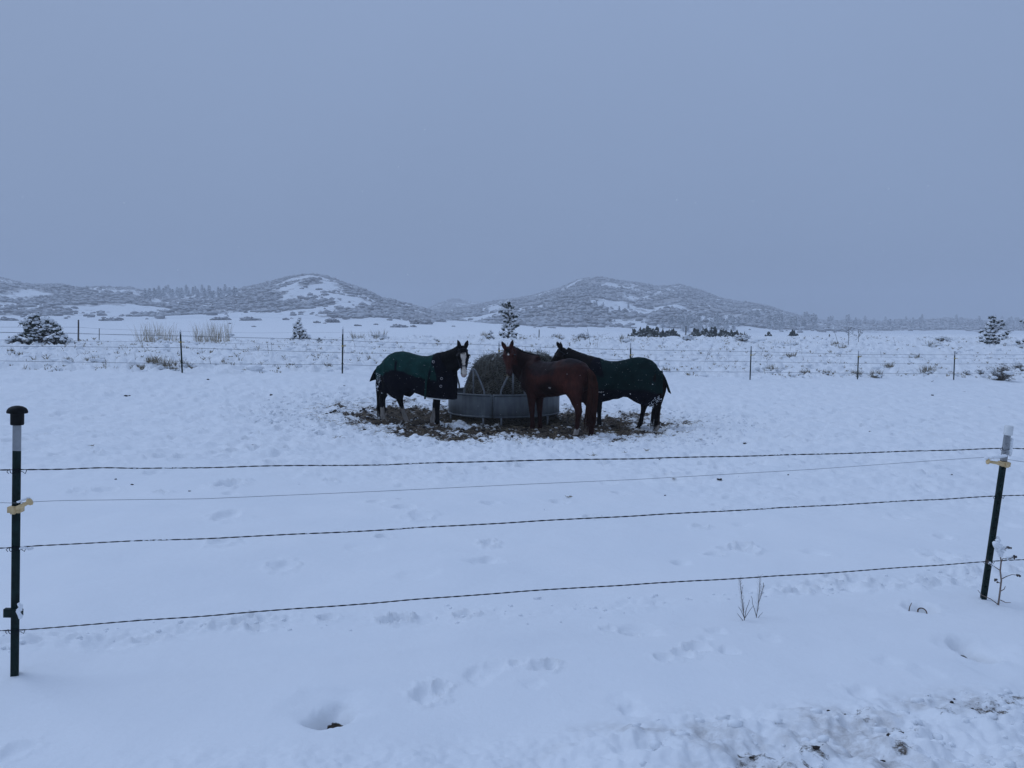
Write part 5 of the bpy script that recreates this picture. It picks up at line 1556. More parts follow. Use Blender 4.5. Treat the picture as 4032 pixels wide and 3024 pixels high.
tiny = [(1256, 1311, 1.5), (1247, 1318, 1.6), (1262, 1316, 1.5), (1254, 1322, 1.6), (1268, 1323, 1.2)]
pine('pine_tree', crest_pt(1256, 1328, 42), 26 / F * 42, clumps_px(1256, 1327, 1304, tiny), 'tiny snow-buried pine right of the small cone-shaped pine', .015, 0, 1.0, 19, .20)
tiny = [(1932, 1280, 1.0), (1930, 1287, 1.2), (1937, 1287, 1.1), (1926, 1291, 1.0), (1940, 1302, 1.1), (1928, 1303, 1.1), (1944, 1306, 1.0), (1922, 1308, 1.0), (1934, 1312, 1.1)]
pine('pine_tree', crest_pt(1934, 1320, 42), 44 / F * 42, clumps_px(1934, 1319, 1276, tiny), 'little pine in tan grass just left of the tall pine', .018, .0, .8, 23, .15)
tiny = [(1708, 1322, 1.4), (1722, 1324, 1.3), (1700, 1327, 1.3), (1728, 1329, 1.1), (1714, 1330, 1.2)]
pine('pine_tree', crest_pt(1714, 1334, 40), 16 / F * 40, clumps_px(1714, 1334, 1318, tiny), 'flattened snow-pressed pine shrub behind the blazed horse', .012, 0, .9, 29, .30)

# dark junipers just behind the crest at the right
jm = [bush_mesh('juniper', 140 + k, 26, 1.1) for k in range(3)]
for me in jm: me.materials.append(M['juniper'])
ORD = ('first second third fourth fifth sixth seventh eighth ninth tenth eleventh twelfth thirteenth fourteenth fifteenth sixteenth seventeenth eighteenth nineteenth twentieth twenty-first twenty-second twenty-third twenty-fourth twenty-fifth '
       'twenty-sixth twenty-seventh twenty-eighth twenty-ninth thirtieth thirty-first thirty-second').split()
JX = [2500, 2530, 2560, 2592, 2622, 2655, 2740, 2772, 2805, 2838, 2868, 2895, 3025, 2925, 3120]
for k, (x, w, top) in enumerate([(2500, 30, 1300), (2530, 34, 1293), (2560, 38, 1290), (2592, 36, 1290), (2622, 30, 1296), (2655, 28, 1302), (2740, 34, 1296), (2772, 36, 1294), (2805, 36, 1294), (2838, 36, 1298), (2868, 34, 1302), (2895, 26, 1307), (3025, 24, 1310), (2925, 20, 1310), (3120, 26, 1306)]):
    Y = 88 + (k * 37 % 23); p = P(x, top - 6, Y); z = float(base_z(p[0], p[1])); H = p[2] - z + .2
    o = link('juniper', jm[k % 3], None); w_ = w / F * Y / 2 * 1.6
    o.location = (p[0], p[1], z - .2); o.scale = (w_, w_, H / 1.15); o.rotation_euler = (0, 0, k * 1.7)
    tag(o, f'{ORD[int(np.argsort(np.argsort(JX))[k])]} dark juniper from the left in the row behind the crest', 'juniper', 'junipers behind the crest')

# ================================================================== GRASS, WEEDS, SHRUBS
def gz(x, y):
    return float(ground_z(x, y)[0])

def tuft_geo(c, n, h, spread, wid, seed, lean=.5):
    r = np.random.default_rng(seed)
    a = r.random(n) * 6.283; q = np.sqrt(r.random(n)) * spread
    p = np.stack([c[0] + np.cos(a) * q, c[1] + np.sin(a) * q, np.full(n, c[2])], -1)
    d = np.stack([np.cos(a) * lean * r.random(n), np.sin(a) * lean * r.random(n), np.ones(n)], -1) + .18 * r.normal(size=(n, 3))
    return blades(p, d, h * (.5 + .6 * r.random(n)), wid, .5, seed)

def grass_field():
    """countless short dry stalks poking out of the rough snow beyond the far fence"""
    V, Fc = [], []; off = 0; got = 0
    while got < 3900:
        k = 3000
        Y = 20 + 34 * rng.random(k); X = (rng.random(k) - .5) * 1.5 * Y
        by = beyond(X, Y)
        dens = np.clip(.35 + .9 * fbm(X * .5, Y * .5, 3, 44), .04, 1) * smooth(.0, 1.2, by) * (1 + .8 * np.exp(-((by - 1.0) / .9) ** 2)) / 1.6
        m = rng.random(k) < dens
        X, Y = X[m], Y[m]; Z = ground_z(X, Y)
        for x, y, z in zip(X, Y, Z):
            n = int(rng.integers(3, 11)); h = .06 + .16 * rng.random() ** 2
            v, f = tuft_geo((x, y, z - .015), n, h, .02 + .05 * rng.random(), .006 + .006 * rng.random(), int(rng.integers(1e6)), 1.1)
            V.append(v); Fc.append(f + off); off += len(v); got += 1
            if got >= 3900: break
    o = tri_mesh('dry_grass', np.concatenate(V), np.concatenate(Fc), M['grass'], None, False)
    tag(o, 'short dry grass poking through the rough snow beyond the far fence', 'grass', kind='stuff')
grass_field()

def tussock_snow():
    """lumps of snow caught on the tussocks, far too many to count"""
    tv, tf = ICO[2]
    n = 1500
    Y = 21 + 30 * rng.random(n * 4); X = (rng.random(n * 4) - .5) * 1.5 * Y
    by = beyond(X, Y); m = (rng.random(n * 4) < np.clip(.4 + .8 * fbm(X * .6, Y * .6, 3, 45), .05, 1)) & (by > .5)
    X, Y = X[m][:n], Y[m][:n]; n = len(X); Z = ground_z(X, Y)
    s = .04 + .10 * rng.random(n) ** 2
    V = tv[None] * (1 + .5 * (rng.random((n, len(tv), 1)) - .5)) * np.stack([s * (1 + rng.random(n)), s, s * .75], -1)[:, None] + np.stack([X, Y, Z], -1)[:, None]
    Fc = (tf[None] + (np.arange(n) * len(tv))[:, None, None]).reshape(-1, 3)
    o = tri_mesh('tussock_snow', V.reshape(-1, 3), Fc, M['snow'])
    tag(o, 'lumps of snow caught on grass tussocks beyond the far fence', 'snow', kind='stuff')
tussock_snow()

def clump(name, x, yb, w, h, label, Y=None, mat='grass', dens=1.0, snow=.5, cat='grass', group='dry grass clumps', seed=None, lean=.8, wid=.005):
    """one grass or reed clump, w x h photo px"""
    p = gp(x, yb) if Y is None else P(x, yb, Y)
    z = gz(p[0], p[1]); base = np.array([p[0], p[1], z - .02]); px = p[1] / F
    root = empty(name, tuple(base)); tag(root, label, cat, group)
    r = np.random.default_rng(seed if seed is not None else int(x * 7 + yb))
    W, H = w * px / 2, h * px
    n = int(130 * dens)
    a = r.random(n) * 6.283; q = np.sqrt(r.random(n))
    pts = np.stack([np.cos(a) * q * W, np.sin(a) * q * W * .5, np.zeros(n)], -1)
    pts[:, 2] = ground_z(base[0] + pts[:, 0], base[1] + pts[:, 1]) - base[2] - .01
    d = np.stack([np.cos(a) * lean * r.random(n) * .6, np.sin(a) * lean * r.random(n) * .5, np.ones(n)], -1) + .16 * r.normal(size=(n, 3))
    v, f = blades(pts, d, H * (.35 + .7 * r.random(n)) , wid * (px * F / 25) ** .6, .5, int(r.integers(1e6)))
    tri_mesh('stalks', v, f, M[mat], root, False)
    if snow > 0:
        sb = MB()
        for k in range(int(16 * snow)):
            a_, q_ = r.random() * 6.283, math.sqrt(r.random())
            s_ = (.05 + .06 * r.random()) * min(1.6, W / .3)
            sb.blob((math.cos(a_) * q_ * W, math.sin(a_) * q_ * W * .5 - .05, H * .28 * r.random() + .02), (s_ * 1.3, s_, s_ * .6), int(r.integers(999)), .4, 2)
        o = sb.build('snow_lumps', M['snow'], root); o['kind'] = 'stuff'
    return root
clump('reed_clump', 620, 1354, 165, 98, 'left of two stands of tan reeds, beside the leftmost far fence post', 41, 'reed', 1.5, .25, 'reeds', 'reed stands', 5, .25, .006)
clump('reed_clump', 836, 1348, 150, 108, 'right of two stands of tan reeds, past the leftmost far fence post', 41, 'reed', 1.6, .25, 'reeds', 'reed stands', 6, .25, .006)
CL = [(548, 1452, 50, 30, 'pale grass clump at the far left end of the snowy clumps by the fence'), (598, 1440, 42, 40, 'dark tan grass clump left of the leftmost far fence post'), (640, 1458, 78, 62, 'tallest grass clump just left of the leftmost far fence post'),
      (740, 1452, 52, 34, 'grass clump close right of the leftmost far fence post'), (372, 1430, 70, 34, 'low tan grass clump well left of the leftmost far fence post'), (272, 1428, 30, 26, 'small dry tuft left of the low tan clump at left'), (45, 1404, 26, 20, 'brown grass tuft below the broad bushy pine at the left edge'), (88, 1402, 26, 24, 'twiggy grass tuft below the broad bushy pine'),
      (880, 1440, 60, 24, 'bent grass clump between the first two far fence posts'), (690, 1462, 30, 16, 'little tuft at the foot of the leftmost far fence post'), (1290, 1448, 30, 18, 'dark tuft just left of the second far fence post'), (1466, 1436, 34, 26, 'brown grass tuft behind the rump of the blazed horse'), (1420, 1438, 22, 18, 'small tuft between second far fence post and blazed horse'),
      (2540, 1388, 16, 12, 'round brown tuft right of the post behind the right horse'), (2622, 1470, 30, 22, 'tuft right of the tail of the blanketed right horse'), (3042, 1466, 60, 34, 'greenish grass clump right of the first clear far fence post'), (3168, 1478, 44, 20, 'low snowy tuft midway between the far posts at right'), (3252, 1478, 24, 22, 'thin tuft left of the frosted far fence post'),
      (3370, 1482, 40, 34, 'tuft at the foot of the frosted far fence post'), (3450, 1488, 44, 40, 'branchy pale grass right of the frosted far fence post'), (3650, 1472, 52, 44, 'green-grey weed clump between the last two far fence posts'), (3500, 1452, 34, 36, 'pale upright grass between the last two far fence posts'), (3115, 1410, 40, 30, 'tan upright grass right of the first clear far fence post'),
      (3600, 1412, 40, 18, 'small tan tuft on the upper wire line at right'), (3290, 1358, 30, 20, 'brown tuft below the two tufted weeds'), (3310, 1372, 44, 14, 'flat tan tuft below the two tufted weeds'), (2995, 1378, 30, 16, 'tan tuft above the wires right of the first clear post')]
for k, (x, yb, w, h, lab) in enumerate(CL):
    clump('grass_clump', x, yb, w, h, lab, None, 'grass', .8 + w / 90, .7)
for x, yb, w, h, lab in ((1905, 1320, 22, 34, 'narrow tan grass bunch left of the little pine'), (1925, 1323, 26, 26, 'rusty grass bunch at the foot of the little pine'), (2470, 1325, 60, 36, 'tan grass on the crest above the right horse'), (3675, 1320, 60, 30, 'tan grass on the crest left of the windswept pine'),
                         (3098, 1322, 110, 20, 'low tan grass strip on the crest left of the two tufted weeds'), (2200, 1322, 40, 28, 'tan grass on the crest right of the tall pine'), (1490, 1332, 70, 48, 'thin tall weeds on the crest right of the second far fence post'), (1410, 1330, 50, 40, 'thin weeds close right of the second far fence post'), (2060, 1321, 30, 16, 'short grass at the right foot of the tall pine'), (1140, 1330, 30, 20, 'short grass at the left foot of the small cone-shaped pine'), (2270, 1324, 50, 22, 'short tan grass on the crest above the chestnut horse'), (4010, 1326, 40, 22, 'tan grass between the last two pines at the right edge')):
    clump('grass_clump', x, yb, w, h, lab, 44.5, 'reed' if w < 30 else 'grass', .9, .5, lean=.5, wid=.0045)

def shrub(x, yb, w, h, label, Y=None, snow=.6, mat='near_scrub', seed=1, twigs=60):
    p = gp(x, yb) if Y is None else P(x, yb, Y)
    z = gz(p[0], p[1]); px = p[1] / F; W, H = w * px / 2, h * px
    root = empty('snowy_shrub', (p[0], p[1], z - .03)); tag(root, label, 'shrub', 'shrubs beyond the far fence')
    r = np.random.default_rng(seed); tw = MB(); sn = MB()
    tips = []
    for k in range(twigs):
        a = r.random() * 6.283; q = math.sqrt(r.random())
        t = np.array([math.cos(a) * q * W, math.sin(a) * q * W * .6, H * (1 - .55 * q ** 2) * (.55 + .5 * r.random())])
        m_ = t * .5 + r.normal(size=3) * .05 * H; m_[2] = abs(m_[2])
        tw.tube([t * np.array([.15, .15, 0]), m_, t], [.012 * H + .003, .008 * H + .002, .003], 4)
        tips.append(t)
        for q2 in range(3):
            e = t * .6 + r.normal(size=3) * .22 * H; e[2] = abs(e[2])
            tw.tube([m_ * .5 + t * .5, e], [.004, .002], 3)
            v, f = tuft_geo(e, 5, .10 * H + .03, .02, .004, int(r.integers(1e6)), 1.5); tw.add(v, f)
    tw.build('twigs', M[mat], root, False)
    for k in range(int(26 * snow)):
        t = tips[int(r.integers(len(tips)))] * (.5 + .5 * r.random()); s_ = .12 * H + .05 * r.random() * H
        sn.blob(t + np.array([0, -.1 * W, .02]), (s_ * 1.3, s_, s_ * .65), int(r.integers(999)), .5, 2)
    if snow > 0:
        o = sn.build('snow_lumps', M['snow'], root); o['kind'] = 'stuff'
shrub(3940, 1498, 110, 72, 'large dry rusty shrub right of the rightmost far fence post', None, .35, seed=3, twigs=90)
shrub(4012, 1462, 60, 42, 'dry shrub at the right picture edge behind the large dry shrub', None, .4, seed=4)
shrub(3805, 1474, 40, 20, 'snow-capped dark low shrub right of the rightmost far fence post', None, 1.3, seed=5, twigs=30)
shrub(3860, 1478, 34, 24, 'snow-capped green low shrub left of the large dry shrub', None, 1.1, seed=6, twigs=30)
shrub(2708, 1326, 68, 30, 'snow-laden shrub on the crest between dark junipers', 48, 1.6, seed=7)
shrub(2925, 1326, 84, 32, 'broad snow-laden shrub on the crest right of the junipers', 48, 1.7, seed=8)
shrub(3715, 1328, 80, 26, 'snow-laden shrub on the crest left of the windswept pine', 48, 1.5, seed=9)
shrub(2295, 1324, 70, 24, 'snow-laden shrub on the crest above the chestnut horse', 47, 1.6, seed=10)
shrub(2400, 1325, 50, 16, 'small snowy shrub on the crest above the right horse', 47, 1.5, seed=11, twigs=30)
shrub(2180, 1320, 24, 30, 'small upright snowy shrub right of the tall pine', 45, 1.2, seed=12, twigs=24)

def stem_thing(name, pts, r0, label, cat='weed', group=None, twigs=(), mat='stem', tufts=None, root_pt=None):
    base = np.asarray(pts[0] if root_pt is None else root_pt, float)
    root = empty(name, tuple(base)); tag(root, label, cat, group)
    mb = MB(); mb.tube(np.asarray(pts) - base, np.linspace(r0, r0 * .45, len(pts)), 6)
    mb.build('stem', M[mat], root)
    for t in twigs:
        MB().tube(np.asarray(t[0]) - base, np.linspace(t[1], t[1] * .5, len(t[0])), 5).build('twig', M[mat], root)
    return root, base

# thin weed stems standing in the rough snow
WX = []; WO = []
for k in range(34):
    while True:
        x = 60 + 3920 * rng.random(); y = 1345 + 125 * rng.random()
        if not (1480 < x < 2640 and y > 1385): break
    if k == 0: x, y, h = 2325, 1366, 74
    elif k == 1: x, y, h = 2776, 1431, 64
    elif k == 2: x, y, h = 2350, 1380, 60
    else: h = 16 + 26 * rng.random()
    p = gp(x, y); px = p[1] / F; z = gz(p[0], p[1]); b = np.array([p[0], p[1], z - .03]); H = h * px; ln = rng.normal() * .16
    pts = [b, b + np.array([ln * H * .4, 0, H * .5]), b + np.array([ln * H, 0, H])]
    tw = []
    for q in range(int(rng.integers(1, 5))):
        t = .4 + .5 * rng.random(); s = pts[0] + (pts[2] - pts[0]) * t
        tw.append(([s, s + np.array([rng.normal() * .14, rng.normal() * .06, .10 + .08 * rng.random()]) * H * 1.6], .0035))
    lab = {0: 'tall thin bare stem rising above the crest over the chestnut horse', 1: 'tall thin weed left of the first clear far fence post', 2: 'thin bare stem right of the tall bare stem, above the horses'}.get(k, 'thin dry weed stem in the rough snow between far fence and crest')
    root_, _ = stem_thing('weed_stem', pts, .0075, lab, 'weed', 'weed stems beyond the far fence', tw)
    if k > 2: WX.append(x); WO.append(root_)
for q, i in enumerate(np.argsort(WX)):
    WO[i]['label'] = f'{ORD[q]} thin dry weed from the left in the rough snow beyond the far fence'
# two tufted weeds and a mullein stalk on the crest
for x, yt, sd_, lab in ((3341, 1258, 1, 'left of the two tall weeds with frosted round heads'), (3380, 1264, 2, 'right of the two tall weeds with frosted round heads')):
    Y = 46; b = P(x, 1326, Y); b[2] = gz(b[0], b[1]) - .03; r = np.random.default_rng(sd_); px = Y / F; H = (1326 - yt) * px
    tw = []; heads = []
    for q in range(9):
        t = .35 + .55 * r.random(); s = b + np.array([0, 0, H * t]); e = s + np.array([(r.random() - .5) * 50 * px, r.normal() * .1, (.10 + .25 * r.random()) * H]); e[2] = min(e[2], b[2] + H)
        tw.append(([s, s * .5 + e * .5 + np.array([.02, 0, -.02]), e], .008)); heads.append(e)
    root, base = stem_thing('tufted_weed', [b, b + np.array([.02, 0, H * .5]), b + np.array([.0, 0, H])], .016, lab, 'weed', 'tufted weeds on the crest', tw)
    heads.append(b + np.array([0, 0, H]))
    for e in heads:
        hb = MB(); needle_clump(hb, e - base, .062, r); hd_ = hb.build('seed_head', M['juniper'], root, False)
        MB().blob(e - base + np.array([0, 0, .035]), (.045, .045, .026), int(r.integers(99)), .4, 1).build('snow_cap', M['snow'], hd_)
b = P(3303, 1342, 44); b[2] = gz(b[0], b[1]); t_ = P(3281, 1292, 44)
root, base = stem_thing('mullein_stalk', [b, b * .5 + t_ * .5 + np.array([.02, 0, 0]), t_], .012, 'leaning stalk with a white snow-tipped head, left of the two tufted weeds', 'weed')
MB().blob(t_ - base, (.03, .03, .085), 3, .4, 2).build('snow_cap', M['snow'], root)
# fallen stick
p = gp(3666, 1506); z = gz(p[0], p[1]); px = p[1] / F
tag(MB().tube([(p[0] - 16 * px, p[1], z + .02), (p[0], p[1], z + .015), (p[0] + 16 * px, p[1] + .1, z + .05)], [.010, .012, .006], 6).build('fallen_stick', M['stem']), 'fallen stick lying on the snow in front of the last far fence posts', 'stick')

# ---- near weeds
def near_px(lst, Y):
    return [P(a, b, Y) for a, b in lst]
def z_(l, sx=250 / 1659., ox=2850, oy=2250): return [(ox + a * sx, oy + b * sx) for a, b in l]
def side_hairs(pts, n, L, seed, t0=.3):
    r = np.random.default_rng(seed); pts = np.asarray(pts); out = []
    u = np.linspace(0, 1, len(pts))
    for k in range(n):
        t = t0 + (1 - t0) * k / n; c = np.array([np.interp(t, u, pts[:, d]) for d in range(3)]); sgn = 1 if k % 2 else -1
        e = c + np.array([sgn * L * (.5 + .4 * r.random()), r.normal() * L * .6, L * (.7 + .5 * r.random())])
        out.append((c, e))
    return out
for wi, (stemp, tws, lab, dirt) in enumerate((
    ([(545, 1375), (540, 1240), (500, 1000), (465, 680), (440, 400), (420, 185)],
     [[(540, 1335), (350, 1095)], [(525, 1190), (450, 1020), (380, 920)], [(515, 1090), (515, 900), (490, 720)], [(548, 1210), (590, 980), (640, 860), (675, 740)], [(550, 1220), (690, 1000), (765, 910)], [(465, 590), (478, 500)]],
     'left of two thin dry weeds in the snow under the lowest near wire', 0),
    ([(856, 1300), (850, 1180), (890, 960), (915, 700), (935, 430), (950, 110)],
     [[(858, 1270), (940, 1150), (1020, 1070)], [(850, 1180), (800, 990), (750, 840), (740, 700), (710, 645)], [(900, 850), (960, 660), (1000, 510), (1035, 400)], [(1035, 400), (1030, 290)]],
     'right of two thin dry weeds in the snow under the lowest near wire', 1))):
    b0 = gp(*z_([stemp[0]])[0]); Y = b0[1]
    sp_ = np.array([P(a, b, Y + .01 * i) for i, (a, b) in enumerate(z_(stemp))])
    root = empty('dry_weed', tuple(sp_[0])); tag(root, lab, 'weed', 'dry weeds by the near fence')
    base = sp_[0]
    mb = MB(); mb.tube(np.vstack([sp_[0] - [0, 0, .05], sp_]) - base, np.linspace(.0026, .0011, len(sp_) + 1), 5); mb.build('stem', M['stem'], root)
    r = np.random.default_rng(wi)
    for t in tws:
        q = np.array([P(a, b, Y + r.normal() * .012) for a, b in z_(t)]) - base
        MB().tube(q, np.linspace(.0018, .0010, len(q)), 4).build('twig', M['stem'], root)
    hb = MB()
    for c, e in side_hairs(sp_ - base, 46, .016, wi, .30): hb.tube([c, c * .4 + e * .6 + np.array([0, 0, -.001]), e], .0005, 3)
    if wi:
        for c, e in side_hairs(np.array([P(a, b, Y) for a, b in z_(tws[2])]) - base, 22, .014, 7, .3): hb.tube([c, e], .0005, 3)
    o = hb.build('side_hairs', M['twig'], root); o['kind'] = 'stuff'
    lb_ = MB()
    for (a, b) in (((485, 428), (500, 640)) if wi == 0 else ((945, 330), (1030, 320))):
        lb_.blob(P(*z_([(a, b)])[0], Y) - base, (.003, .002, .004), a, .4, 1)
    lb_.build('withered_leaf', M['stem'], root)

# ---- bare sapling beside the leaning post
def s_(l): return [(3732 + a * 300 / 622., 1640 + b * 800 / 1659.) for a, b in l]
b0 = gp(*s_([(412, 1535)])[0]); Y = b0[1]
main = np.array([P(a, b, Y) for a, b in s_([(412, 1540), (425, 1440), (437, 1340), (428, 1260), (436, 1180), (428, 1140), (400, 1090), (390, 1050)])])
root = empty('bare_sapling', tuple(main[0])); tag(root, 'bare pale sapling with snow on its twigs beside the leaning post', 'sapling')
base = main[0]
MB().tube(np.vstack([main[0] - [0, 0, .06], main]) - base, np.linspace(.0058, .0032, len(main) + 1), 7).build('stem', M['twig'], root)
tips = []
for t in ([(428, 1150), (445, 1100), (470, 1080), (490, 1065)], [(436, 1190), (450, 1160), (500, 1165), (550, 1140)], [(425, 1255), (380, 1225), (345, 1205), (320, 1185)], [(442, 1325), (480, 1305), (525, 1290), (580, 1297)], [(437, 1365), (410, 1352), (388, 1330)], [(432, 1425), (460, 1410), (470, 1385)], [(430, 1498), (470, 1518), (515, 1520)], [(405, 1530), (350, 1490), (280, 1460), (245, 1418)], [(400, 1090), (380, 1060)]):
    q = np.array([P(a, b, Y - .01 * i) for i, (a, b) in enumerate(s_(t))]) - base
    MB().tube(q, np.linspace(.0032, .0016, len(q)), 5).build('twig', M['twig'], root); tips.append(q)
mb = MB()
for t in tips[:5]:
    e = t[-1]
    for q in range(5): mb.blob(e + rng.normal(size=3) * .006, (.006, .005, .007), q, .5, 1)
o = mb.build('withered_buds', M['stem'], root)
mb = MB()
for a, b, s in ((395, 1040, .020), (410, 1060, .022), (405, 1085, .018), (425, 1110, .018), (430, 1130, .016), (470, 1072, .016), (450, 1090, .014), (490, 1160, .013), (520, 1155, .014), (540, 1145, .011), (340, 1195, .011), (365, 1215, .009), (412, 1010, .014)):
    mb.blob(P(*s_([(a, b)])[0], Y - .01) - base, (s, s * .8, s * .8), a, .4, 2)
mb.build('clinging_snow', M['snow'], root)['kind'] = 'stuff'

# ---- thing half buried in the snow right of the weeds
g = gp(3632, 2392); zc = gz(g[0], g[1])
root = empty('buried_can', (g[0], g[1], float(base_z(g[0], g[1])) - .05)); tag(root, 'pale round can with a rusty rim half buried in a snow hollow', 'can')
t = np.linspace(0, 2 * math.pi, 25)
rot = np.array(Matrix.Rotation(math.radians(48), 3, 'X'))
MB().lathe([(.001, -.03), (.040, -.03), (.042, .0), (.040, .022), (.034, .024), (.001, .018)], (0, .01, .012), 20, rot * .62).build('body', M['white_plastic'], root)
M['rust'] = simple('rusty_rim', (.10, .045, .025), .8, 0, .4, 30)
MB().tube(np.stack([.026 * np.cos(t), .026 * np.sin(t), np.full(25, .014)], -1) @ rot.T + np.array([0, .01, .012]), .0035, 6).build('rim', M['rust'], root)
MB().tube([(-.075, .01, .02), (-.07, .012, .05), (-.06, .01, .075)], [.004, .003, .002], 5).build('twig', M['twig'], root)

# ================================================================== CHURNED GROUND ROUND THE FEEDER
def scatter_blobs(name, n, pos, size, mat, label, cat, flatness=.7, sub=1, rough=.5):
    tv, tf = ICO[sub]
    X, Y = pos; n = len(X); Z = ground_z(X, Y)
    V = tv[None] * (1 + rough * (rng.random((n, len(tv), 1)) - .5)) * np.stack([size * (1 + .6 * rng.random(n)), size, size * flatness], -1)[:, None]
    V = V + np.stack([X, Y, Z + size * .15], -1)[:, None]
    Fc = (tf[None] + (np.arange(n) * len(tv))[:, None, None]).reshape(-1, 3)
    o = tri_mesh(name, V.reshape(-1, 3), Fc, mat)
    tag(o, label, cat, kind='stuff')
def ring_pos(n, r0, r1, dy=-.75):
    th = rng.random(n) * 6.283; rr = r0 + (r1 - r0) * rng.random(n) ** .8
    return FEED[0] + rr * 1.3 * np.cos(th), FEED[1] + dy + rr * np.sin(th)
def keep_out(X, Y):
    return np.hypot(X - FEED[0], Y - FEED[1]) > FEED_R + .05
X, Y = ring_pos(5600, .6, 4.2); m = keep_out(X, Y) & ((fbm(X * 1.2, Y * 1.2, 2, 91) > .1) | (mud_mask(X, Y) < .35)); X, Y = X[m], Y[m]
M['dirty_snow'] = simple('dirty_snow', (.58, .57, .55), .9, 0, .35, 2.0, .2, .1)
dm = mud_mask(X, Y) > .3
scatter_blobs('snow_clods', 0, (X[dm], Y[dm]), .008 + .030 * rng.random(dm.sum()) ** 2.4, M['dirty_snow'], 'dirty clods of trampled snow in the churned ring around the feeder', 'snow')
scatter_blobs('snow_clods', 0, (X[~dm], Y[~dm]), .008 + .030 * rng.random((~dm).sum()) ** 2.4, M['snow'], 'clean white clods of snow outside the churned ring', 'snow')
X, Y = ring_pos(1900, .6, 2.9); m = keep_out(X, Y) & (mud_mask(X, Y) > .3); X, Y = X[m], Y[m]
scatter_blobs('mud_clods', 0, (X, Y), .010 + .024 * rng.random(len(X)) ** 2, M['mud'], 'dark clods of mud and manure around the hay feeder', 'mud')
X, Y = ring_pos(4200, .5, 3.3); m = keep_out(X, Y); X, Y = X[m], Y[m]; Z = ground_z(X, Y) + .012
n = len(X); a = rng.random(n) * 6.283
v, f = blades(np.stack([X, Y, Z], -1), np.stack([np.cos(a), np.sin(a), .05 + .25 * rng.random(n)], -1), .05 + .12 * rng.random(n), .0035, .3, 12)
tag(tri_mesh('hay_litter', v, f, M['straw'], None, False), 'scattered hay stalks trodden into the ground around the feeder', 'hay', kind='stuff')
# pulled-out hay heaped under the feeder
n = 2600; th = rng.random(n) * 6.283; rr = FEED_R * (.75 + .38 * rng.random(n))
X = FEED[0] + rr * np.cos(th); Y = FEED[1] + rr * np.sin(th); Z = ground_z(X, Y) + .10 * rng.random(n) * (1.25 - rr / FEED_R) * 3
a = rng.random(n) * 6.283
v, f = blades(np.stack([X, Y, Z], -1), np.stack([np.cos(a), np.sin(a), .3 * rng.normal(size=n)], -1), .08 + .14 * rng.random(n), .004, .6, 14)
M['dark_hay'] = simple('trodden_hay', (.075, .062, .04), .95, 0, .5, 5)
tag(tri_mesh('trodden_hay', v, f, M['dark_hay'], None, False), 'dark hay heaped under the rim of the feeder', 'hay', kind='stuff')
# snow crumbs kicked up along the trail by the near fence and by the road edge
xs = -3 + 7 * rng.random(150); ys = np.interp(xs, TRAIL[:, 0], TRAIL[:, 1]) + rng.normal(size=150) * .09
scatter_blobs('snow_crumbs', 0, (xs, ys), .005 + .013 * rng.random(150) ** 2.5, M['snow'], 'crumbs of snow kicked up along the near fence', 'snow')
n = 260; xs = .3 + 2.7 * rng.random(n) ** .8; ys = 2.35 + 1.1 * rng.random(n); m = (berm_mask(xs, ys) > .35); xs, ys = xs[m], ys[m]
scatter_blobs('slush_crumbs', 0, (xs, ys), .005 + .020 * rng.random(len(xs)) ** 3, M['snow'], 'lumps of ploughed slush along the bottom right edge', 'snow')
n = 150; xs = .6 + 2.4 * rng.random(n); ys = 2.35 + 1.2 * rng.random(n); m = (mud_mask(xs, ys) > .22); xs, ys = xs[m], ys[m]
if len(xs): scatter_blobs('road_grit', 0, (xs, ys), .003 + .008 * rng.random(len(xs)) ** 2.5, M['mud'], 'dark grit in the ploughed slush at bottom right', 'grit')

# single dark clods and tufts of hay lying on the pasture snow
CLODS = [(498, 1561, 17, 'dark clod left of centre below the leftmost far fence post'), (817, 1495, 10, 'small dark clod just in front of the far fence, left half'), (1071, 1561, 15, 'flat dark clod below and left of the second far fence post'), (1356, 1524, 9, 'small dark clod below the second far fence post'),
         (995, 1758, 14, 'dark clod with grass left of the churned ring'), (1390, 1640, 9, 'small dark clod at the left end of the churned ring'), (454, 1880, 9, 'small dark clod under the upper near wire at left'), (2832, 1897, 15, 'dark streaky clod between upper near wire and electric wire, right of centre'),
         (3802, 1542, 14, 'black clod below the rightmost far fence post'), (3670, 1559, 12, 'flat dark clod left of the black clod at right'), (3517, 1716, 10, 'small dark clod right of the horses, far out on the snow'), (3425, 1698, 9, 'brown clod beside the small dark clod right of the horses'), (2933, 1753, 11, 'clod right of the churned ring above the upper near wire'),
         (2618, 1950, 9, 'dark clod under the electric wire, right of centre'), (3747, 1876, 8, 'brown clod left of the leaning post'), (2597, 1810, 7, 'tiny dark clod on the upper near wire line'), (2225, 1605, 8, 'dark clod between the chestnut hind legs and feeder'), (3103, 1867, 10, 'grey clod midway under the upper near wire at right'), (520, 1902, 10, 'small clod with straw under the upper near wire at left'), (749, 1929, 8, 'small clod above the electric wire left of centre')]
for k, (x, y, w, lab) in enumerate(CLODS):
    p = gp(x, y); px = p[1] / F; s = w * px * .62; z = gz(p[0], p[1])
    mb = MB()
    for q in range(4): mb.blob((rng.normal() * s * .5, rng.normal() * s * .25, .1 * s * rng.random()), (s * .5, s * .42, s * .30), k * 9 + q, .5, 2)
    o = mb.build('dirt_clod', M['mud']); o.location = (p[0], p[1], z + .004)
    tag(o, lab, 'dirt clod', 'dark clods on the pasture snow')
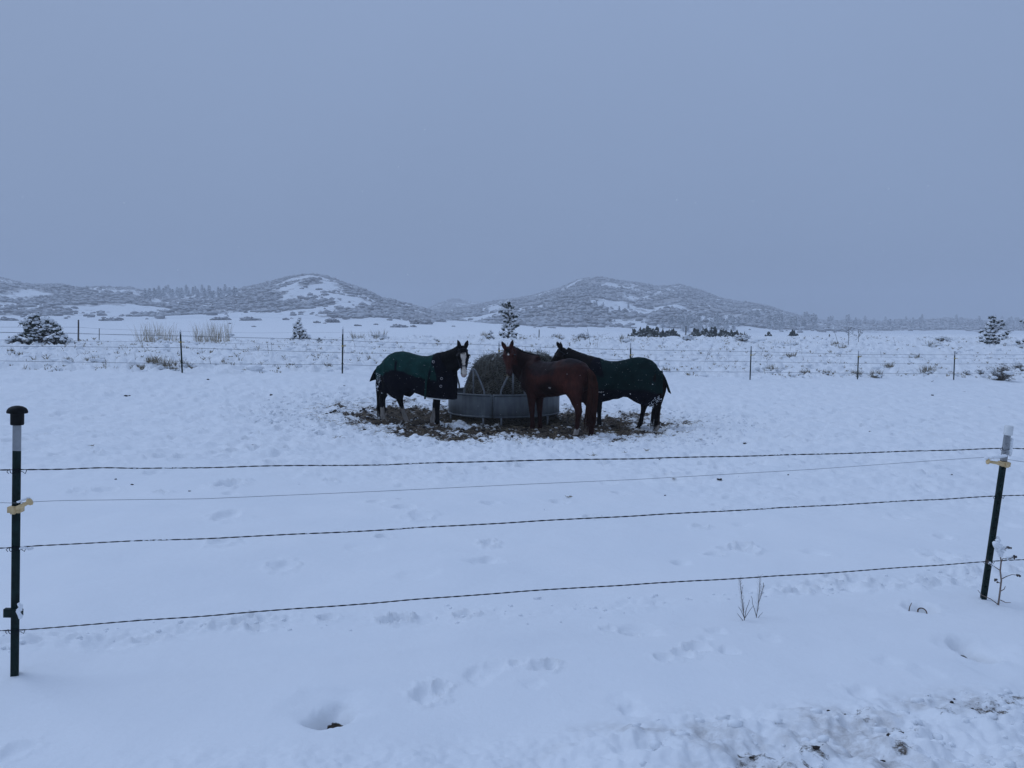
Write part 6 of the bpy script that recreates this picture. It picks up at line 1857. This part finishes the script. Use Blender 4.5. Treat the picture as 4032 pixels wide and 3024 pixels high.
for k, (x, y, w, lab) in enumerate([(1329, 1741, 26, 'tan hay tuft on the snow left of the churned ring'), (2334, 1796, 24, 'straw tuft below the right horse near the upper near wire'), (2653, 1893, 14, 'few straws above the electric wire right of centre'), (2548, 1790, 20, 'pale hay tuft right of the straw tuft near the upper wire'), (2459, 1792, 14, 'small straw tuft between two hay tufts near the upper wire'), (1058, 1838, 18, 'hay wisps on the upper near wire line left of centre'), (366, 1771, 12, 'small straw patch far left of the churned ring'), (2107, 1754, 20, 'straw sticking up in front of the chestnut horse'), (2240, 1965, 16, 'single straw lying between the near wires'), (905, 1915, 12, 'bits of grass in the deep hoof print at left')]):
    p = gp(x, y); px = p[1] / F; z = gz(p[0], p[1]); n = 14; a = rng.random(n) * 6.283; s = w * px
    pts = np.stack([rng.normal(size=n) * s * .3, rng.normal(size=n) * s * .2, np.full(n, .01)], -1)
    v, f = blades(pts, np.stack([np.cos(a), np.sin(a), .25 + .5 * rng.random(n)], -1), s * (.5 + .6 * rng.random(n)), .003, .4, k)
    o = tri_mesh('hay_tuft', v, f, M['straw'], None, False); o.location = (p[0], p[1], z)
    tag(o, lab, 'hay', 'wisps of hay on the pasture snow')

# ---- falling snow
n = 230; Y = 4.0 + 11 * rng.random(n); X = (rng.random(n) - .5) * 1.35 * Y; Z = .2 + 2.6 * rng.random(n)
tv, tf = ICO[1]; s = .0020 + .0026 * rng.random(n)
V = tv[None] * s[:, None, None] + np.stack([X, Y, Z], -1)[:, None]
tag(tri_mesh('falling_snow', V.reshape(-1, 3), (tf[None] + (np.arange(n) * len(tv))[:, None, None]).reshape(-1, 3), M['snow']), 'sparse small flakes of falling snow', 'snow', kind='stuff')

# ================================================================== AIR
hm = bpy.data.materials.new('pale_air'); hm.use_nodes = True
hn_ = hm.node_tree.nodes; hn_.clear()
ho = hn_.new('ShaderNodeOutputMaterial'); hv = hn_.new('ShaderNodeVolumePrincipled')
hv.inputs['Color'].default_value = (.80, .84, .90, 1)
hv.inputs['Density'].default_value = .00078
hv.inputs['Anisotropy'].default_value = 0.0
hm.node_tree.links.new(hv.outputs['Volume'], ho.inputs['Volume'])
mb = MB(); mb.box((0, 0, 55), (5200, 5200, 150))
hz = mb.build('haze', hm, None, False); hz['kind'] = 'stuff'
